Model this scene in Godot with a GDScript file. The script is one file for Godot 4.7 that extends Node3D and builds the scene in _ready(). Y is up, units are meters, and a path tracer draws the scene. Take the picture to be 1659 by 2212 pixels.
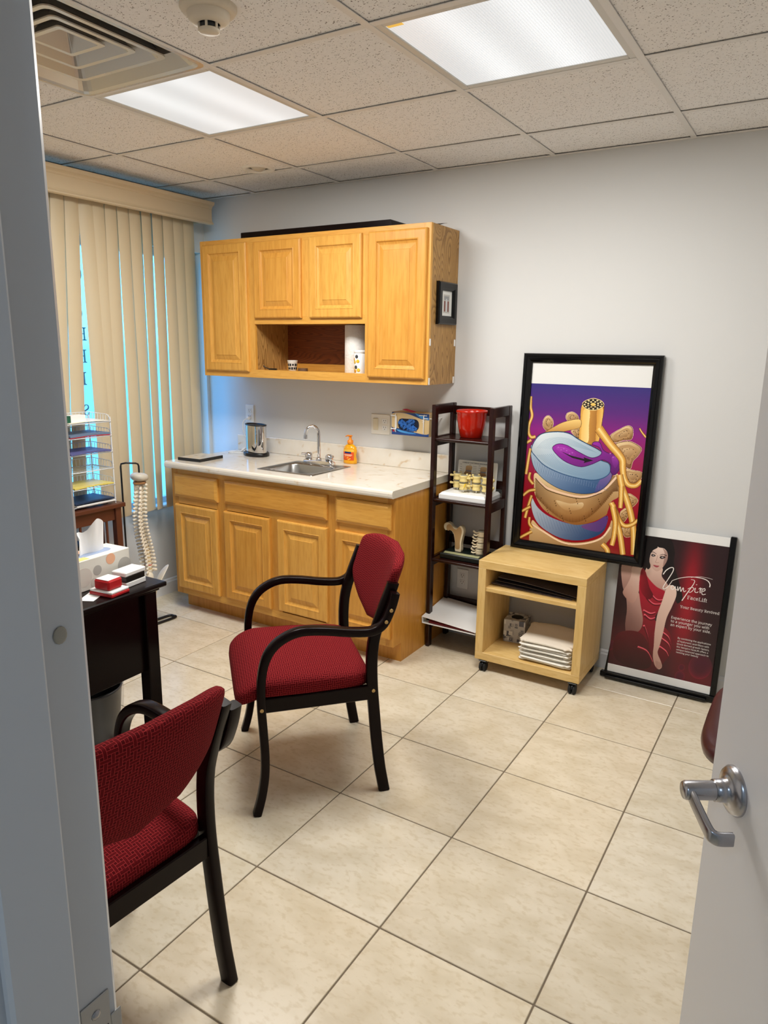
extends Node3D
# A small consulting room seen through its open door: kitchenette cabinets, red armchairs, anatomical models.

const CEIL := 2.456
var used := {}
var M := {}

class G:
	var st := SurfaceTool.new()
	var xf := Transform3D()
	func _init() -> void:
		st.begin(Mesh.PRIMITIVE_TRIANGLES)
		st.set_smooth_group(-1)
	func sm(n: int) -> G:
		st.set_smooth_group(n)
		return self
	func tri(a: Vector3, b: Vector3, c: Vector3) -> void:
		for p in [c, b, a]:
			st.set_uv(Vector2.ZERO)
			st.add_vertex(xf * p)
	func quad(a: Vector3, b: Vector3, c: Vector3, d: Vector3) -> void:
		tri(a, b, c)
		tri(a, c, d)
	func uquad(a: Vector3, b: Vector3, c: Vector3, d: Vector3) -> void: # corners: lower left, lower right, upper right, upper left of a print
		var v := [a, b, c, a, c, d]
		var t := [Vector2(0, 1), Vector2(1, 1), Vector2(1, 0), Vector2(0, 1), Vector2(1, 0), Vector2(0, 0)]
		for i in [2, 1, 0, 5, 4, 3]:
			st.set_uv(t[i])
			st.add_vertex(xf * v[i])
	func ctri(a: Vector3, b: Vector3, c: Vector3, mid: Vector3) -> void:
		if (b - a).cross(c - a).dot(a + b + c - 3.0 * mid) < 0.0:
			tri(a, c, b)
		else:
			tri(a, b, c)
	func box(c: Vector3, s: Vector3, bev := 0.0, bs := Basis()) -> G:
		var h := s / 2.0
		var e: float = minf(bev, minf(h.x, minf(h.y, h.z)) * 0.95)
		var ax := [Vector3.RIGHT, Vector3.UP, Vector3.BACK]
		var f := func(i: int, si: float, j: int, sj: float, k: int, sk: float) -> Vector3: # corner of face i
			var v := Vector3.ZERO
			v[i] = si * h[i]
			v[j] = sj * (h[j] - e)
			v[k] = sk * (h[k] - e)
			return c + bs * v
		for i in 3:
			var j := (i + 1) % 3
			var k := (i + 2) % 3
			for s1 in [-1.0, 1.0]:
				var q := [f.call(i, s1, j, -1, k, -1), f.call(i, s1, j, 1, k, -1), f.call(i, s1, j, 1, k, 1), f.call(i, s1, j, -1, k, 1)]
				ctri(q[0], q[1], q[2], c)
				ctri(q[0], q[2], q[3], c)
				if e > 0.0:
					for s2 in [-1.0, 1.0]:
						var a: Vector3 = f.call(i, s1, j, s2, k, -1)
						var b: Vector3 = f.call(i, s1, j, s2, k, 1)
						var a2: Vector3 = f.call(j, s2, k, -1, i, s1)
						var b2: Vector3 = f.call(j, s2, k, 1, i, s1)
						ctri(a, b, b2, c)
						ctri(a, b2, a2, c)
		if e > 0.0:
			for x in [-1.0, 1.0]:
				for y in [-1.0, 1.0]:
					for z in [-1.0, 1.0]:
						ctri(f.call(0, x, 1, y, 2, z), f.call(1, y, 2, z, 0, x), f.call(2, z, 0, x, 1, y), c)
		return self
	func mm(a: Vector3, b: Vector3, bev := 0.0) -> G: # box from corner to corner
		return box((a + b) / 2.0, (b - a).abs(), bev)
	func prism(poly: PackedVector2Array, z0: float, z1: float) -> G:
		var p := poly.duplicate()
		if Geometry2D.is_polygon_clockwise(p):
			p.reverse()
		var t := Geometry2D.triangulate_polygon(p)
		for i in range(0, t.size(), 3):
			var a := p[t[i]]
			var b := p[t[i + 1]]
			var c := p[t[i + 2]]
			if (b - a).cross(c - a) < 0.0:
				var w := b
				b = c
				c = w
			tri(Vector3(a.x, a.y, z1), Vector3(b.x, b.y, z1), Vector3(c.x, c.y, z1))
			tri(Vector3(a.x, a.y, z0), Vector3(c.x, c.y, z0), Vector3(b.x, b.y, z0))
		for i in p.size():
			var a := p[i]
			var b := p[(i + 1) % p.size()]
			quad(Vector3(a.x, a.y, z0), Vector3(b.x, b.y, z0), Vector3(b.x, b.y, z1), Vector3(a.x, a.y, z1))
		return self
	func sweep(path: Array, sec: PackedVector2Array, ref: Vector3, scl := [], capped := true) -> G:
		var rings := []
		var n := path.size()
		for i in n:
			var t: Vector3 = (path[mini(i + 1, n - 1)] - path[maxi(i - 1, 0)]).normalized()
			var u := (ref - t * ref.dot(t)).normalized()
			var v := t.cross(u)
			var r := []
			var k: float = scl[i] if scl.size() else 1.0
			for q in sec:
				r.append(path[i] + (u * q.x + v * q.y) * k)
			rings.append(r)
		return loft(rings, capped)
	func loft(rings: Array, capped := true) -> G:
		for i in rings.size() - 1:
			var m: int = rings[i].size()
			for j in m:
				var k := (j + 1) % m
				quad(rings[i][j], rings[i][k], rings[i + 1][k], rings[i + 1][j])
		if capped:
			st.set_smooth_group(-1)
			for e in [0, rings.size() - 1]:
				var mid := Vector3.ZERO
				for q in rings[e]:
					mid += q / rings[e].size()
				for j in rings[e].size():
					var k: int = (j + 1) % rings[e].size()
					if e == 0:
						tri(mid, rings[e][k], rings[e][j])
					else:
						tri(mid, rings[e][j], rings[e][k])
		return self
	func tube(path: Array, r: float, n := 8, capped := true) -> G:
		st.set_smooth_group(1)
		var sec := PackedVector2Array()
		for i in n:
			sec.append(Vector2.from_angle(TAU * i / n) * r)
		var d: Vector3 = (path[path.size() - 1] - path[0]).normalized()
		var ref := Vector3(0.31, 0.2, 0.93) if absf(d.y) > 0.8 else Vector3(0.13, 0.98, 0.17)
		sweep(path, sec, ref, [], capped)
		return self
	func lathe(prof: Array, seg := 24, smooth := true) -> G:
		st.set_smooth_group(1 if smooth else -1)
		for i in prof.size() - 1:
			if smooth:
				st.set_smooth_group(1)
			for j in seg:
				var a := TAU * j / seg
				var b := TAU * (j + 1) / seg
				var p := func(q: Vector2, an: float) -> Vector3: return Vector3(q.x * cos(an), q.y, q.x * sin(an))
				var v0: Vector3 = p.call(prof[i], a)
				var v1: Vector3 = p.call(prof[i + 1], a)
				var v2: Vector3 = p.call(prof[i + 1], b)
				var v3: Vector3 = p.call(prof[i], b)
				if prof[i + 1].x > 1e-6:
					tri(v0, v1, v2)
				if prof[i].x > 1e-6:
					tri(v0, v2, v3)
		st.set_smooth_group(-1)
		return self
	func pillow(nu: int, nv: int, e1: float, e2: float, f: Callable) -> G: # superquadric; f maps the unit shape to its place
		st.set_smooth_group(1)
		var sp := func(v: float, e: float) -> float: return signf(v) * pow(absf(v), e)
		var rows := []
		for i in nv + 1:
			var et := -PI / 2 + PI * i / nv
			var ce: float = sp.call(cos(et), e1) if i > 0 and i < nv else 0.0
			var r := []
			for j in nu:
				var om := TAU * j / nu
				r.append(f.call(ce * sp.call(cos(om), e2), ce * sp.call(sin(om), e2), sp.call(sin(et), e1)))
			rows.append(r)
		for i in nv:
			for j in nu:
				var k := (j + 1) % nu
				if i > 0:
					tri(rows[i][j], rows[i][k], rows[i + 1][k])
				if i < nv - 1:
					tri(rows[i][j], rows[i + 1][k], rows[i + 1][j])
		st.set_smooth_group(-1)
		return self
	func ball(c: Vector3, r: Vector3, n := 12, bs := Basis()) -> G:
		return pillow(n, maxi(4, n / 2), 1.0, 1.0, func(x, y, z): return c + bs * Vector3(x * r.x, y * r.y, z * r.z))
	func grid(nu: int, nv: int, f: Callable, thick := 0.0) -> G: # sheet f(u, v); cross(du, dv) is its front
		var p := []
		for i in nu + 1:
			var r := []
			for j in nv + 1:
				r.append(f.call(float(i) / nu, float(j) / nv))
			p.append(r)
		st.set_smooth_group(1)
		var nor := func(i, j): return ((p[mini(i + 1, nu)][j] - p[maxi(i - 1, 0)][j]).cross(p[i][mini(j + 1, nv)] - p[i][maxi(j - 1, 0)])).normalized()
		for i in nu:
			for j in nv:
				quad(p[i][j], p[i + 1][j], p[i + 1][j + 1], p[i][j + 1])
		if thick > 0.0:
			st.set_smooth_group(2)
			var b := []
			for i in nu + 1:
				var r := []
				for j in nv + 1:
					r.append(p[i][j] - nor.call(i, j) * thick)
				b.append(r)
			for i in nu:
				for j in nv:
					quad(b[i][j], b[i][j + 1], b[i + 1][j + 1], b[i + 1][j])
			st.set_smooth_group(-1)
			for i in nu:
				quad(b[i][0], b[i + 1][0], p[i + 1][0], p[i][0])
				quad(p[i][nv], p[i + 1][nv], b[i + 1][nv], b[i][nv])
			for j in nv:
				quad(p[0][j], p[0][j + 1], b[0][j + 1], b[0][j])
				quad(b[nu][j], b[nu][j + 1], p[nu][j + 1], p[nu][j])
		st.set_smooth_group(-1)
		return self
	func rings(w: float, h: float, pr: Array, cap := true) -> G: # concentric rectangles: pr holds (inset, height towards +z), origin at lower left
		for i in pr.size() - 1:
			var q := []
			for e in [pr[i], pr[i + 1]]:
				q.append([Vector3(e.x, e.x, e.y), Vector3(w - e.x, e.x, e.y), Vector3(w - e.x, h - e.x, e.y), Vector3(e.x, h - e.x, e.y)])
			for j in 4:
				quad(q[0][j], q[0][(j + 1) % 4], q[1][(j + 1) % 4], q[1][j])
		if cap:
			var e: Vector2 = pr[pr.size() - 1]
			quad(Vector3(e.x, e.x, e.y), Vector3(w - e.x, e.x, e.y), Vector3(w - e.x, h - e.x, e.y), Vector3(e.x, h - e.x, e.y))
		return self
	func mesh() -> ArrayMesh:
		st.generate_normals()
		return st.commit()

func numbered(called: String) -> String:
	var n: int = used.get(called, -1) + 1
	used[called] = n
	return called if n == 0 else "%s_%03d" % [called, n]

func thing(called: String, label: String, category: String, at := Vector3.ZERO, turn := 0.0, group := "") -> Node3D:
	var o := Node3D.new()
	o.name = numbered(called)
	add_child(o)
	o.position = at
	o.rotation.y = turn
	o.set_meta("label", label)
	o.set_meta("category", category)
	if group:
		o.set_meta("group", group)
	return o

func single(called: String, g: G, m: Material, label: String, category: String, at := Vector3.ZERO, turn := 0.0, group := "") -> MeshInstance3D:
	var o := MeshInstance3D.new()
	o.name = numbered(called)
	o.mesh = g.mesh()
	o.material_override = m
	add_child(o)
	o.position = at
	o.rotation.y = turn
	o.set_meta("label", label)
	o.set_meta("category", category)
	if group:
		o.set_meta("group", group)
	return o

func setting(called: String) -> Node3D:
	var o := Node3D.new()
	o.name = numbered(called)
	add_child(o)
	o.set_meta("kind", "structure")
	return o

func shell(called: String, g: G, m: Material) -> MeshInstance3D:
	var o := MeshInstance3D.new()
	o.name = numbered(called)
	o.mesh = g.mesh()
	o.material_override = m
	add_child(o)
	o.set_meta("kind", "structure")
	return o

func part(called: String, g, m: Material, parent: Node3D, at := Vector3.ZERO) -> MeshInstance3D:
	var o := MeshInstance3D.new()
	o.name = called
	o.mesh = g.mesh() if g is G else g
	o.material_override = m
	parent.add_child(o, true)
	o.position = at
	return o

func words(text: String, height: float, m: Material, parent: Node3D, at: Vector3, bs := Basis(), font := "Droid Sans", align := HORIZONTAL_ALIGNMENT_LEFT, called := "lettering", bold := 0.0) -> MeshInstance3D:
	var f := SystemFont.new()
	f.font_names = PackedStringArray([font])
	var t := TextMesh.new()
	t.text = text
	t.font = f
	t.font_size = 64
	t.pixel_size = height / 46.0
	t.depth = 0.0006
	t.curve_step = 2.0
	t.horizontal_alignment = align
	t.vertical_alignment = VERTICAL_ALIGNMENT_BOTTOM
	var o := part(called, t, m, parent, at)
	o.transform = Transform3D(bs, at)
	return o

# ---------------------------------------------------------------- curves
func cr(pts: Array, n := 6, closed := false) -> Array: # Catmull-Rom through 2D or 3D points
	var out := []
	var k := pts.size()
	for i in (k if closed else k - 1):
		var p1 = pts[i]
		var p2 = pts[(i + 1) % k]
		var p0 = pts[(i - 1 + k) % k] if closed or i > 0 else p1
		var p3 = pts[(i + 2) % k] if closed or i < k - 2 else p2
		for j in n:
			out.append(p1.cubic_interpolate(p2, p0, p3, float(j) / n))
	if not closed:
		out.append(pts[k - 1])
	return out

func rect_sec(w: float, h: float, r: float) -> PackedVector2Array: # rounded rectangle section
	var o := PackedVector2Array()
	for q in [[1, 1, 0.0], [-1, 1, PI / 2], [-1, -1, PI], [1, -1, PI * 1.5]]:
		for k in 3:
			o.append(Vector2(q[0] * (w / 2 - r), q[1] * (h / 2 - r)) + Vector2.from_angle(q[2] + k * PI / 4) * r)
	return o

func rrect(w: float, h: float, r: float, n := 4) -> PackedVector2Array:
	var o := PackedVector2Array()
	for q in [[1, 1, 0.0], [-1, 1, PI / 2], [-1, -1, PI], [1, -1, PI * 1.5]]:
		for k in n + 1:
			o.append(Vector2(q[0] * (w / 2 - r), q[1] * (h / 2 - r)) + Vector2.from_angle(q[2] + k * PI / 2 / n) * r)
	return o

# ---------------------------------------------------------------- textures and materials
func tex(data: PackedByteArray, w: int, h: int) -> ImageTexture:
	return ImageTexture.create_from_image(Image.create_from_data(w, h, false, Image.FORMAT_RGB8, data))

func noise(size: int, sd: int, freq: float, oct := 4, ridged := false) -> PackedByteArray:
	var f := FastNoiseLite.new()
	f.seed = sd
	f.frequency = freq
	f.noise_type = FastNoiseLite.TYPE_SIMPLEX_SMOOTH
	f.fractal_type = FastNoiseLite.FRACTAL_RIDGED if ridged else FastNoiseLite.FRACTAL_FBM
	f.fractal_octaves = oct
	var im := f.get_seamless_image(size, size)
	im.convert(Image.FORMAT_L8)
	return im.get_data()

func mixed(size: int, f: Callable) -> ImageTexture:
	var d := PackedByteArray()
	d.resize(size * size * 3)
	for i in size * size:
		var c: Color = f.call(i)
		d[i * 3] = c.r8
		d[i * 3 + 1] = c.g8
		d[i * 3 + 2] = c.b8
	return tex(d, size, size)

func mat(c: Color, rough := 0.6, metal := 0.0, spec := 0.5) -> StandardMaterial3D:
	var m := StandardMaterial3D.new()
	m.albedo_color = c
	m.roughness = rough
	m.metallic = metal
	m.metallic_specular = spec
	return m

func rgb(r: int, g: int, b: int) -> Color:
	return Color8(r, g, b)

func tmat(t: Texture2D, scl: Vector3, rough := 0.6, tint := Color.WHITE, world := false) -> StandardMaterial3D:
	var m := mat(tint, rough)
	m.albedo_texture = t
	m.uv1_triplanar = true
	m.uv1_world_triplanar = world
	m.uv1_triplanar_sharpness = 8.0
	m.uv1_scale = scl
	return m

func make_materials() -> void:
	var n1 := noise(512, 3, 0.008, 5)
	var n2 := noise(512, 11, 0.03, 4)
	var n3 := noise(512, 23, 0.012, 4, true)
	# maple: fine streaks, stretched along the grain by the uv scale
	var maple := mixed(512, func(i): return Color8(224, 168, 80).lerp(Color8(211, 153, 66), clampf((n1[i] / 255.0 - 0.3) * 1.5, 0, 1)).lerp(Color8(190, 126, 44), clampf((n2[i] / 255.0 - 0.5) * 0.9, 0, 0.3)))
	M.maple_v = tmat(maple, Vector3(5.5, 0.55, 5.5), 0.38)
	M.maple_h = tmat(maple, Vector3(0.55, 5.5, 5.5), 0.38)
	M.maple_v2 = tmat(maple, Vector3(4.5, 0.42, 4.5), 0.36, rgb(248, 240, 226))
	M.maple_v2.uv1_offset = Vector3(0.3, 0.42, 0.7)
	M.maple_h2 = tmat(maple, Vector3(0.6, 6.5, 5.5), 0.36, rgb(248, 240, 226))
	M.maple_h2.uv1_offset = Vector3(0.6, 0.1, 0.2)
	M.maple_base = tmat(maple, Vector3(5.5, 0.6, 5.5), 0.4, rgb(238, 226, 204))
	var birch := mixed(512, func(i): return Color8(232, 198, 132).lerp(Color8(220, 182, 112), clampf((n1[i] / 255.0 - 0.3) * 1.6, 0, 1)).lerp(Color8(206, 164, 92), clampf((n2[i] / 255.0 - 0.52) * 1.2, 0, 0.4)))
	M.cart_v = tmat(birch, Vector3(4.0, 0.6, 4.0), 0.4)
	M.cart_h = tmat(birch, Vector3(0.8, 4.5, 3.0), 0.4)
	# printed oak with cathedral grain on the cabinet's end panel
	var ring := noise(512, 61, 0.007, 1)
	var oak := mixed(512, func(i):
		var r := fmod(ring[i] / 255.0 * 9.0 + n2[i] / 255.0 * 0.25, 1.0)
		return Color8(186, 144, 84).lerp(Color8(128, 90, 44), clampf((r - 0.45) * 1.7, 0, 0.9)).lerp(Color8(160, 118, 62), n2[i] / 255.0 * 0.35))
	M.oak = tmat(oak, Vector3(2.2, 0.62, 2.2), 0.5)
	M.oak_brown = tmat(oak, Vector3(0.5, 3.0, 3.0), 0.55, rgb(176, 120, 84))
	# cream laminate with tan veins
	var vn := noise(512, 29, 0.0055, 3, true)
	var lam := mixed(512, func(i):
		var v := clampf((vn[i] / 255.0 - 0.76) * 7.0, 0, 1) * clampf((n1[i] / 255.0 - 0.25) * 2.0, 0, 1)
		return Color8(232, 226, 215).lerp(Color8(224, 215, 200), n1[i] / 255.0).lerp(Color8(196, 160, 116), v * 0.6))
	M.laminate = tmat(lam, Vector3(1.6, 1.6, 1.6), 0.16)
	# cream travertine-look floor tile
	var v2 := noise(768, 41, 0.016, 5, true)
	var b1 := noise(768, 5, 0.006, 5)
	var b2 := noise(768, 15, 0.035, 4)
	var b3 := noise(768, 57, 0.012, 3)
	var stone := mixed(768, func(i):
		var vein := clampf((v2[i] / 255.0 - 0.9) * 12.0, 0, 1) * clampf((b3[i] / 255.0 - 0.38) * 3.0, 0, 1)
		var c := Color8(230, 219, 198).lerp(Color8(216, 203, 178), clampf((b1[i] / 255.0 - 0.3) * 1.6, 0, 1))
		return c.lerp(Color8(202, 184, 152), clampf((b2[i] / 255.0 - 0.52) * 1.5, 0, 0.4)).lerp(Color8(166, 138, 102), vein * 0.5))
	for k in 4:
		var m := tmat(stone, Vector3(0.95, 1.4, 1.7), 0.27, [rgb(255, 255, 255), rgb(250, 250, 248), rgb(255, 252, 247), rgb(247, 245, 242)][k], true)
		m.uv1_offset = Vector3(0.27 * k, 0.13 * k, 0.41 * k)
		M["stone%d" % k] = m
	M.grout = mat(rgb(118, 104, 86), 0.9)
	# mineral-fibre ceiling tile with pits
	var rng := RandomNumberGenerator.new()
	rng.seed = 77
	var cs := 1024
	var cd := PackedByteArray()
	cd.resize(cs * cs * 3)
	for i in cs * cs:
		var k := n2[(i / cs % 512) * 512 + i % 512] / 16 - 8
		cd[i * 3] = 243 + k / 2
		cd[i * 3 + 1] = 240 + k / 2
		cd[i * 3 + 2] = 237 + k / 2
	for k in 7600:
		var x := rng.randi_range(0, cs - 1)
		var y := rng.randi_range(0, cs - 1)
		var r := rng.randf_range(0.8, 2.6) if rng.randf() < 0.5 else rng.randf_range(0.6, 1.3)
		var sk := rng.randf_range(-0.6, 0.6)
		for dx in range(-3, 4):
			for dy in range(-3, 4):
				if Vector2(dx + dy * sk, dy * 1.2).length() < r:
					var j := (posmod(y + dy, cs) * cs + posmod(x + dx, cs)) * 3
					cd[j] = 104
					cd[j + 1] = 92
					cd[j + 2] = 84
	var pits := tex(cd, cs, cs)
	for k in 3:
		M["ceiling%d" % k] = tmat(pits, Vector3(1.19, 1.19, 1.19), 0.95, Color.WHITE, true)
		M["ceiling%d" % k].uv1_offset = Vector3(0.31 * k, 0.0, 0.57 * k)
	# red basket-weave cloth
	var fs := 64
	var im := Image.create(fs, fs, false, Image.FORMAT_RGB8)
	im.fill(rgb(172, 54, 56))
	for a in 2:
		for b in 2:
			var flat := (a + b) % 2 == 0
			for q in [[a * 32, b * 32, 48 if flat else 16, 16 if flat else 48], [a * 32 + 16, b * 32 + 16, 16, 16]]:
				for dx in range(-q[2] / 2 + 1, q[2] / 2 - 1):
					for dy in range(-q[3] / 2 + 1, q[3] / 2 - 1):
						im.set_pixel(posmod(q[0] + dx, 64), posmod(q[1] + dy, 64), rgb(80, 13, 18) if posmod(dx + dy, 4) < 2 or q[2] == q[3] else rgb(110, 21, 26))
	var weave := ImageTexture.create_from_image(im)
	M.cloth = tmat(weave, Vector3(34, 34, 34), 0.9)
	M.cloth.metallic_specular = 0.2
	M.darkwood = mat(rgb(18, 5, 5), 0.26, 0.0, 0.26)
	M.espresso = mat(rgb(38, 15, 11), 0.24, 0.0, 0.42)
	M.blackwood = mat(rgb(15, 6, 6), 0.26, 0.0, 0.28)
	M.sidewood = mat(rgb(92, 50, 34), 0.35)
	M.brass = mat(rgb(190, 160, 110), 0.35, 1.0)
	M.wall = mat(rgb(217, 217, 216), 0.85, 0.0, 0.3)
	M.trim = mat(rgb(232, 232, 234), 0.35)
	M.jamb = mat(rgb(205, 207, 210), 0.4)
	M.door = mat(rgb(228, 226, 226), 0.38)
	M.grid_metal = mat(rgb(230, 226, 221), 0.45)
	M.chrome = mat(rgb(225, 225, 228), 0.06, 1.0)
	M.nickel = mat(rgb(170, 170, 175), 0.26, 1.0)
	M.steel = mat(rgb(176, 176, 174), 0.3, 1.0)
	M.black = mat(rgb(12, 12, 13), 0.35)
	M.black_matte = mat(rgb(16, 16, 17), 0.7)
	M.gloss_black = mat(rgb(8, 8, 9), 0.16, 0.0, 0.4)
	M.white = mat(rgb(238, 238, 236), 0.5)
	M.ivory = mat(rgb(232, 228, 218), 0.45)
	M.paper = mat(rgb(240, 240, 238), 0.8)
	M.bone = mat(rgb(226, 210, 176), 0.5)
	M.bone_pale = mat(rgb(234, 224, 204), 0.5)
	M.bone_yellow = mat(rgb(236, 214, 142), 0.45)
	M.disc_grey = mat(rgb(150, 146, 128), 0.5)
	M.red_glaze = mat(rgb(178, 30, 14), 0.12)
	M.blind = mat(rgb(212, 196, 164), 0.5)
	M.blind.backlight_enabled = true
	M.blind.backlight = Color(0.42, 0.40, 0.36)
	M.valance = mat(rgb(212, 194, 162), 0.5)
	M.cloth_white = mat(rgb(240, 236, 226), 0.95)
	M.cloth_shade = mat(rgb(236, 226, 210), 0.95)  # top towel: its brownish shade is put into the cloth colour
	M.tissue = mat(rgb(246, 246, 246), 0.95)
	M.tissue.backlight_enabled = true
	M.tissue.backlight = Color(0.3, 0.3, 0.3)

# ---------------------------------------------------------------- camera, light
func _ready() -> void:
	var cam := Camera3D.new()
	cam.name = "camera"
	cam.position = Vector3(2.45952, 1.58, 3.49436)
	cam.rotation = Vector3(-0.2261116, 0.5494391, 0.0146293)
	cam.fov = rad_to_deg(2.0 * atan(1106.0 / 1550.909))
	cam.near = 0.02
	add_child(cam)
	cam.current = true
	var env := Environment.new()
	env.background_mode = Environment.BG_SKY
	var sm := ProceduralSkyMaterial.new()
	sm.sky_top_color = Color(0.34, 0.64, 1.0)
	sm.sky_horizon_color = Color(0.36, 0.72, 0.95)
	sm.ground_horizon_color = Color(0.34, 0.66, 0.84)
	sm.ground_bottom_color = Color(0.32, 0.60, 0.76)
	sm.sky_energy_multiplier = 2.15
	sm.ground_energy_multiplier = 1.8
	env.sky = Sky.new()
	env.sky.sky_material = sm
	env.tonemap_mode = Environment.TONE_MAPPER_LINEAR
	env.tonemap_exposure = 1.0
	env.sdfgi_enabled = true
	env.ssao_enabled = true
	env.ssil_enabled = true
	var we := WorldEnvironment.new()
	we.name = "surroundings"
	we.environment = env
	add_child(we)
	make_materials()
	build_room()
	build_ceiling()
	build_window()
	build_doorway()
	build_kitchenette()
	build_counter_things()
	build_tower()
	build_cart()
	build_pictures()
	build_chairs()
	build_desk()
	build_window_corner()

# ---------------------------------------------------------------- the room itself
func build_room() -> void:
	var fl := setting("floor")
	var g := G.new()
	g.mm(Vector3(-1.165, -0.12, -0.12), Vector3(3.32, -0.0025, 5.32))
	part("grout_bed", g, M.grout, fl)
	var rng := RandomNumberGenerator.new()
	rng.seed = 5
	var t := 0.45
	var full := G.new().box(Vector3(0, -0.006, 0), Vector3(t - 0.0045, 0.012, t - 0.0045), 0.0015).mesh()
	for b in range(-5, 7):
		for k in range(-2, 8):
			var x0 := 0.6793 + t * b
			var z0 := 0.2480 + t * k
			var xa := maxf(x0, -1.045)
			var xb := minf(x0 + t, 3.2)
			var za := maxf(z0, 0.0)
			var zb := minf(z0 + t, 3.28)
			if xb - xa < 0.03 or zb - za < 0.03:
				continue
			var mesh = full
			if xb - xa < t - 0.001 or zb - za < t - 0.001:
				mesh = G.new().box(Vector3(0, -0.006, 0), Vector3(xb - xa - 0.0045, 0.012, zb - za - 0.0045), 0.0015).mesh()
			part("tile", mesh, M["stone%d" % rng.randi_range(0, 3)], fl, Vector3((xa + xb) / 2, rng.randf_range(-0.0004, 0.0004), (za + zb) / 2))
	g = G.new()
	g.mm(Vector3(1.0, -0.01, 3.285), Vector3(3.2, 0.0, 5.2))
	part("hall_flooring", g, M.stone1, fl)
	# walls
	g = G.new()
	g.mm(Vector3(-1.165, 0, -0.12), Vector3(3.32, 2.6, 0))
	shell("wall_back", g, M.wall)
	g = G.new()
	g.mm(Vector3(3.2, 0, 0), Vector3(3.32, 2.6, 3.148))
	shell("wall_right", g, M.wall)
	g = G.new() # wall with the window opening
	g.mm(Vector3(-1.165, 0, 0.0), Vector3(-1.045, 0.585, 3.28))
	g.mm(Vector3(-1.165, 2.14, 0.0), Vector3(-1.045, 2.6, 3.28))
	g.mm(Vector3(-1.165, 0.585, 0.0), Vector3(-1.045, 2.14, 0.025))
	g.mm(Vector3(-1.165, 0.585, 2.3), Vector3(-1.045, 2.14, 3.28))
	shell("wall_left", g, M.wall)
	g = G.new() # wall with the doorway
	g.mm(Vector3(-1.045, 0, 3.16), Vector3(1.93, 2.6, 3.28))
	g.mm(Vector3(2.88, 0, 3.16), Vector3(3.32, 2.6, 3.28))
	g.mm(Vector3(1.93, 2.09, 3.16), Vector3(2.88, 2.6, 3.28))
	shell("wall_front", g, M.wall)
	# the hall that the doorway opens from
	g = G.new()
	g.mm(Vector3(0.88, 0, 3.28), Vector3(1.0, 2.6, 5.32))
	shell("wall_hall_left", g, M.wall)
	g = G.new()
	g.mm(Vector3(3.2, 0, 3.28), Vector3(3.32, 2.6, 5.32))
	shell("wall_hall_right", g, M.wall)
	g = G.new()
	g.mm(Vector3(1.0, 0, 5.2), Vector3(3.2, 2.6, 5.32))
	shell("wall_hall_end", g, M.wall)
	# skirting
	for e in [["back", Vector3(-1.045, 0, 0), Vector3(3.2, 0, 0), Vector3(0, 0, 1)], ["left", Vector3(-1.045, 0, 0), Vector3(-1.045, 0, 3.16), Vector3(1, 0, 0)], ["right", Vector3(3.2, 0, 0), Vector3(3.2, 0, 3.16), Vector3(-1, 0, 0)]]:
		g = G.new()
		var sec := PackedVector2Array([Vector2(0, 0), Vector2(0.013, 0), Vector2(0.013, 0.075), Vector2(0.009, 0.083), Vector2(0.009, 0.09), Vector2(0.005, 0.096), Vector2(0, 0.098)])
		var dir: Vector3 = (e[2] - e[1]).normalized()
		var rings := []
		for p in [e[1], e[2]]:
			var r := []
			for q in sec:
				r.append(p + e[3] * q.x + Vector3.UP * q.y)
			rings.append(r)
		if e[3].cross(Vector3.UP).dot(dir) < 0:
			rings.reverse()
		g.loft(rings)
		shell("baseboard_" + e[0], g, M.trim)

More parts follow.
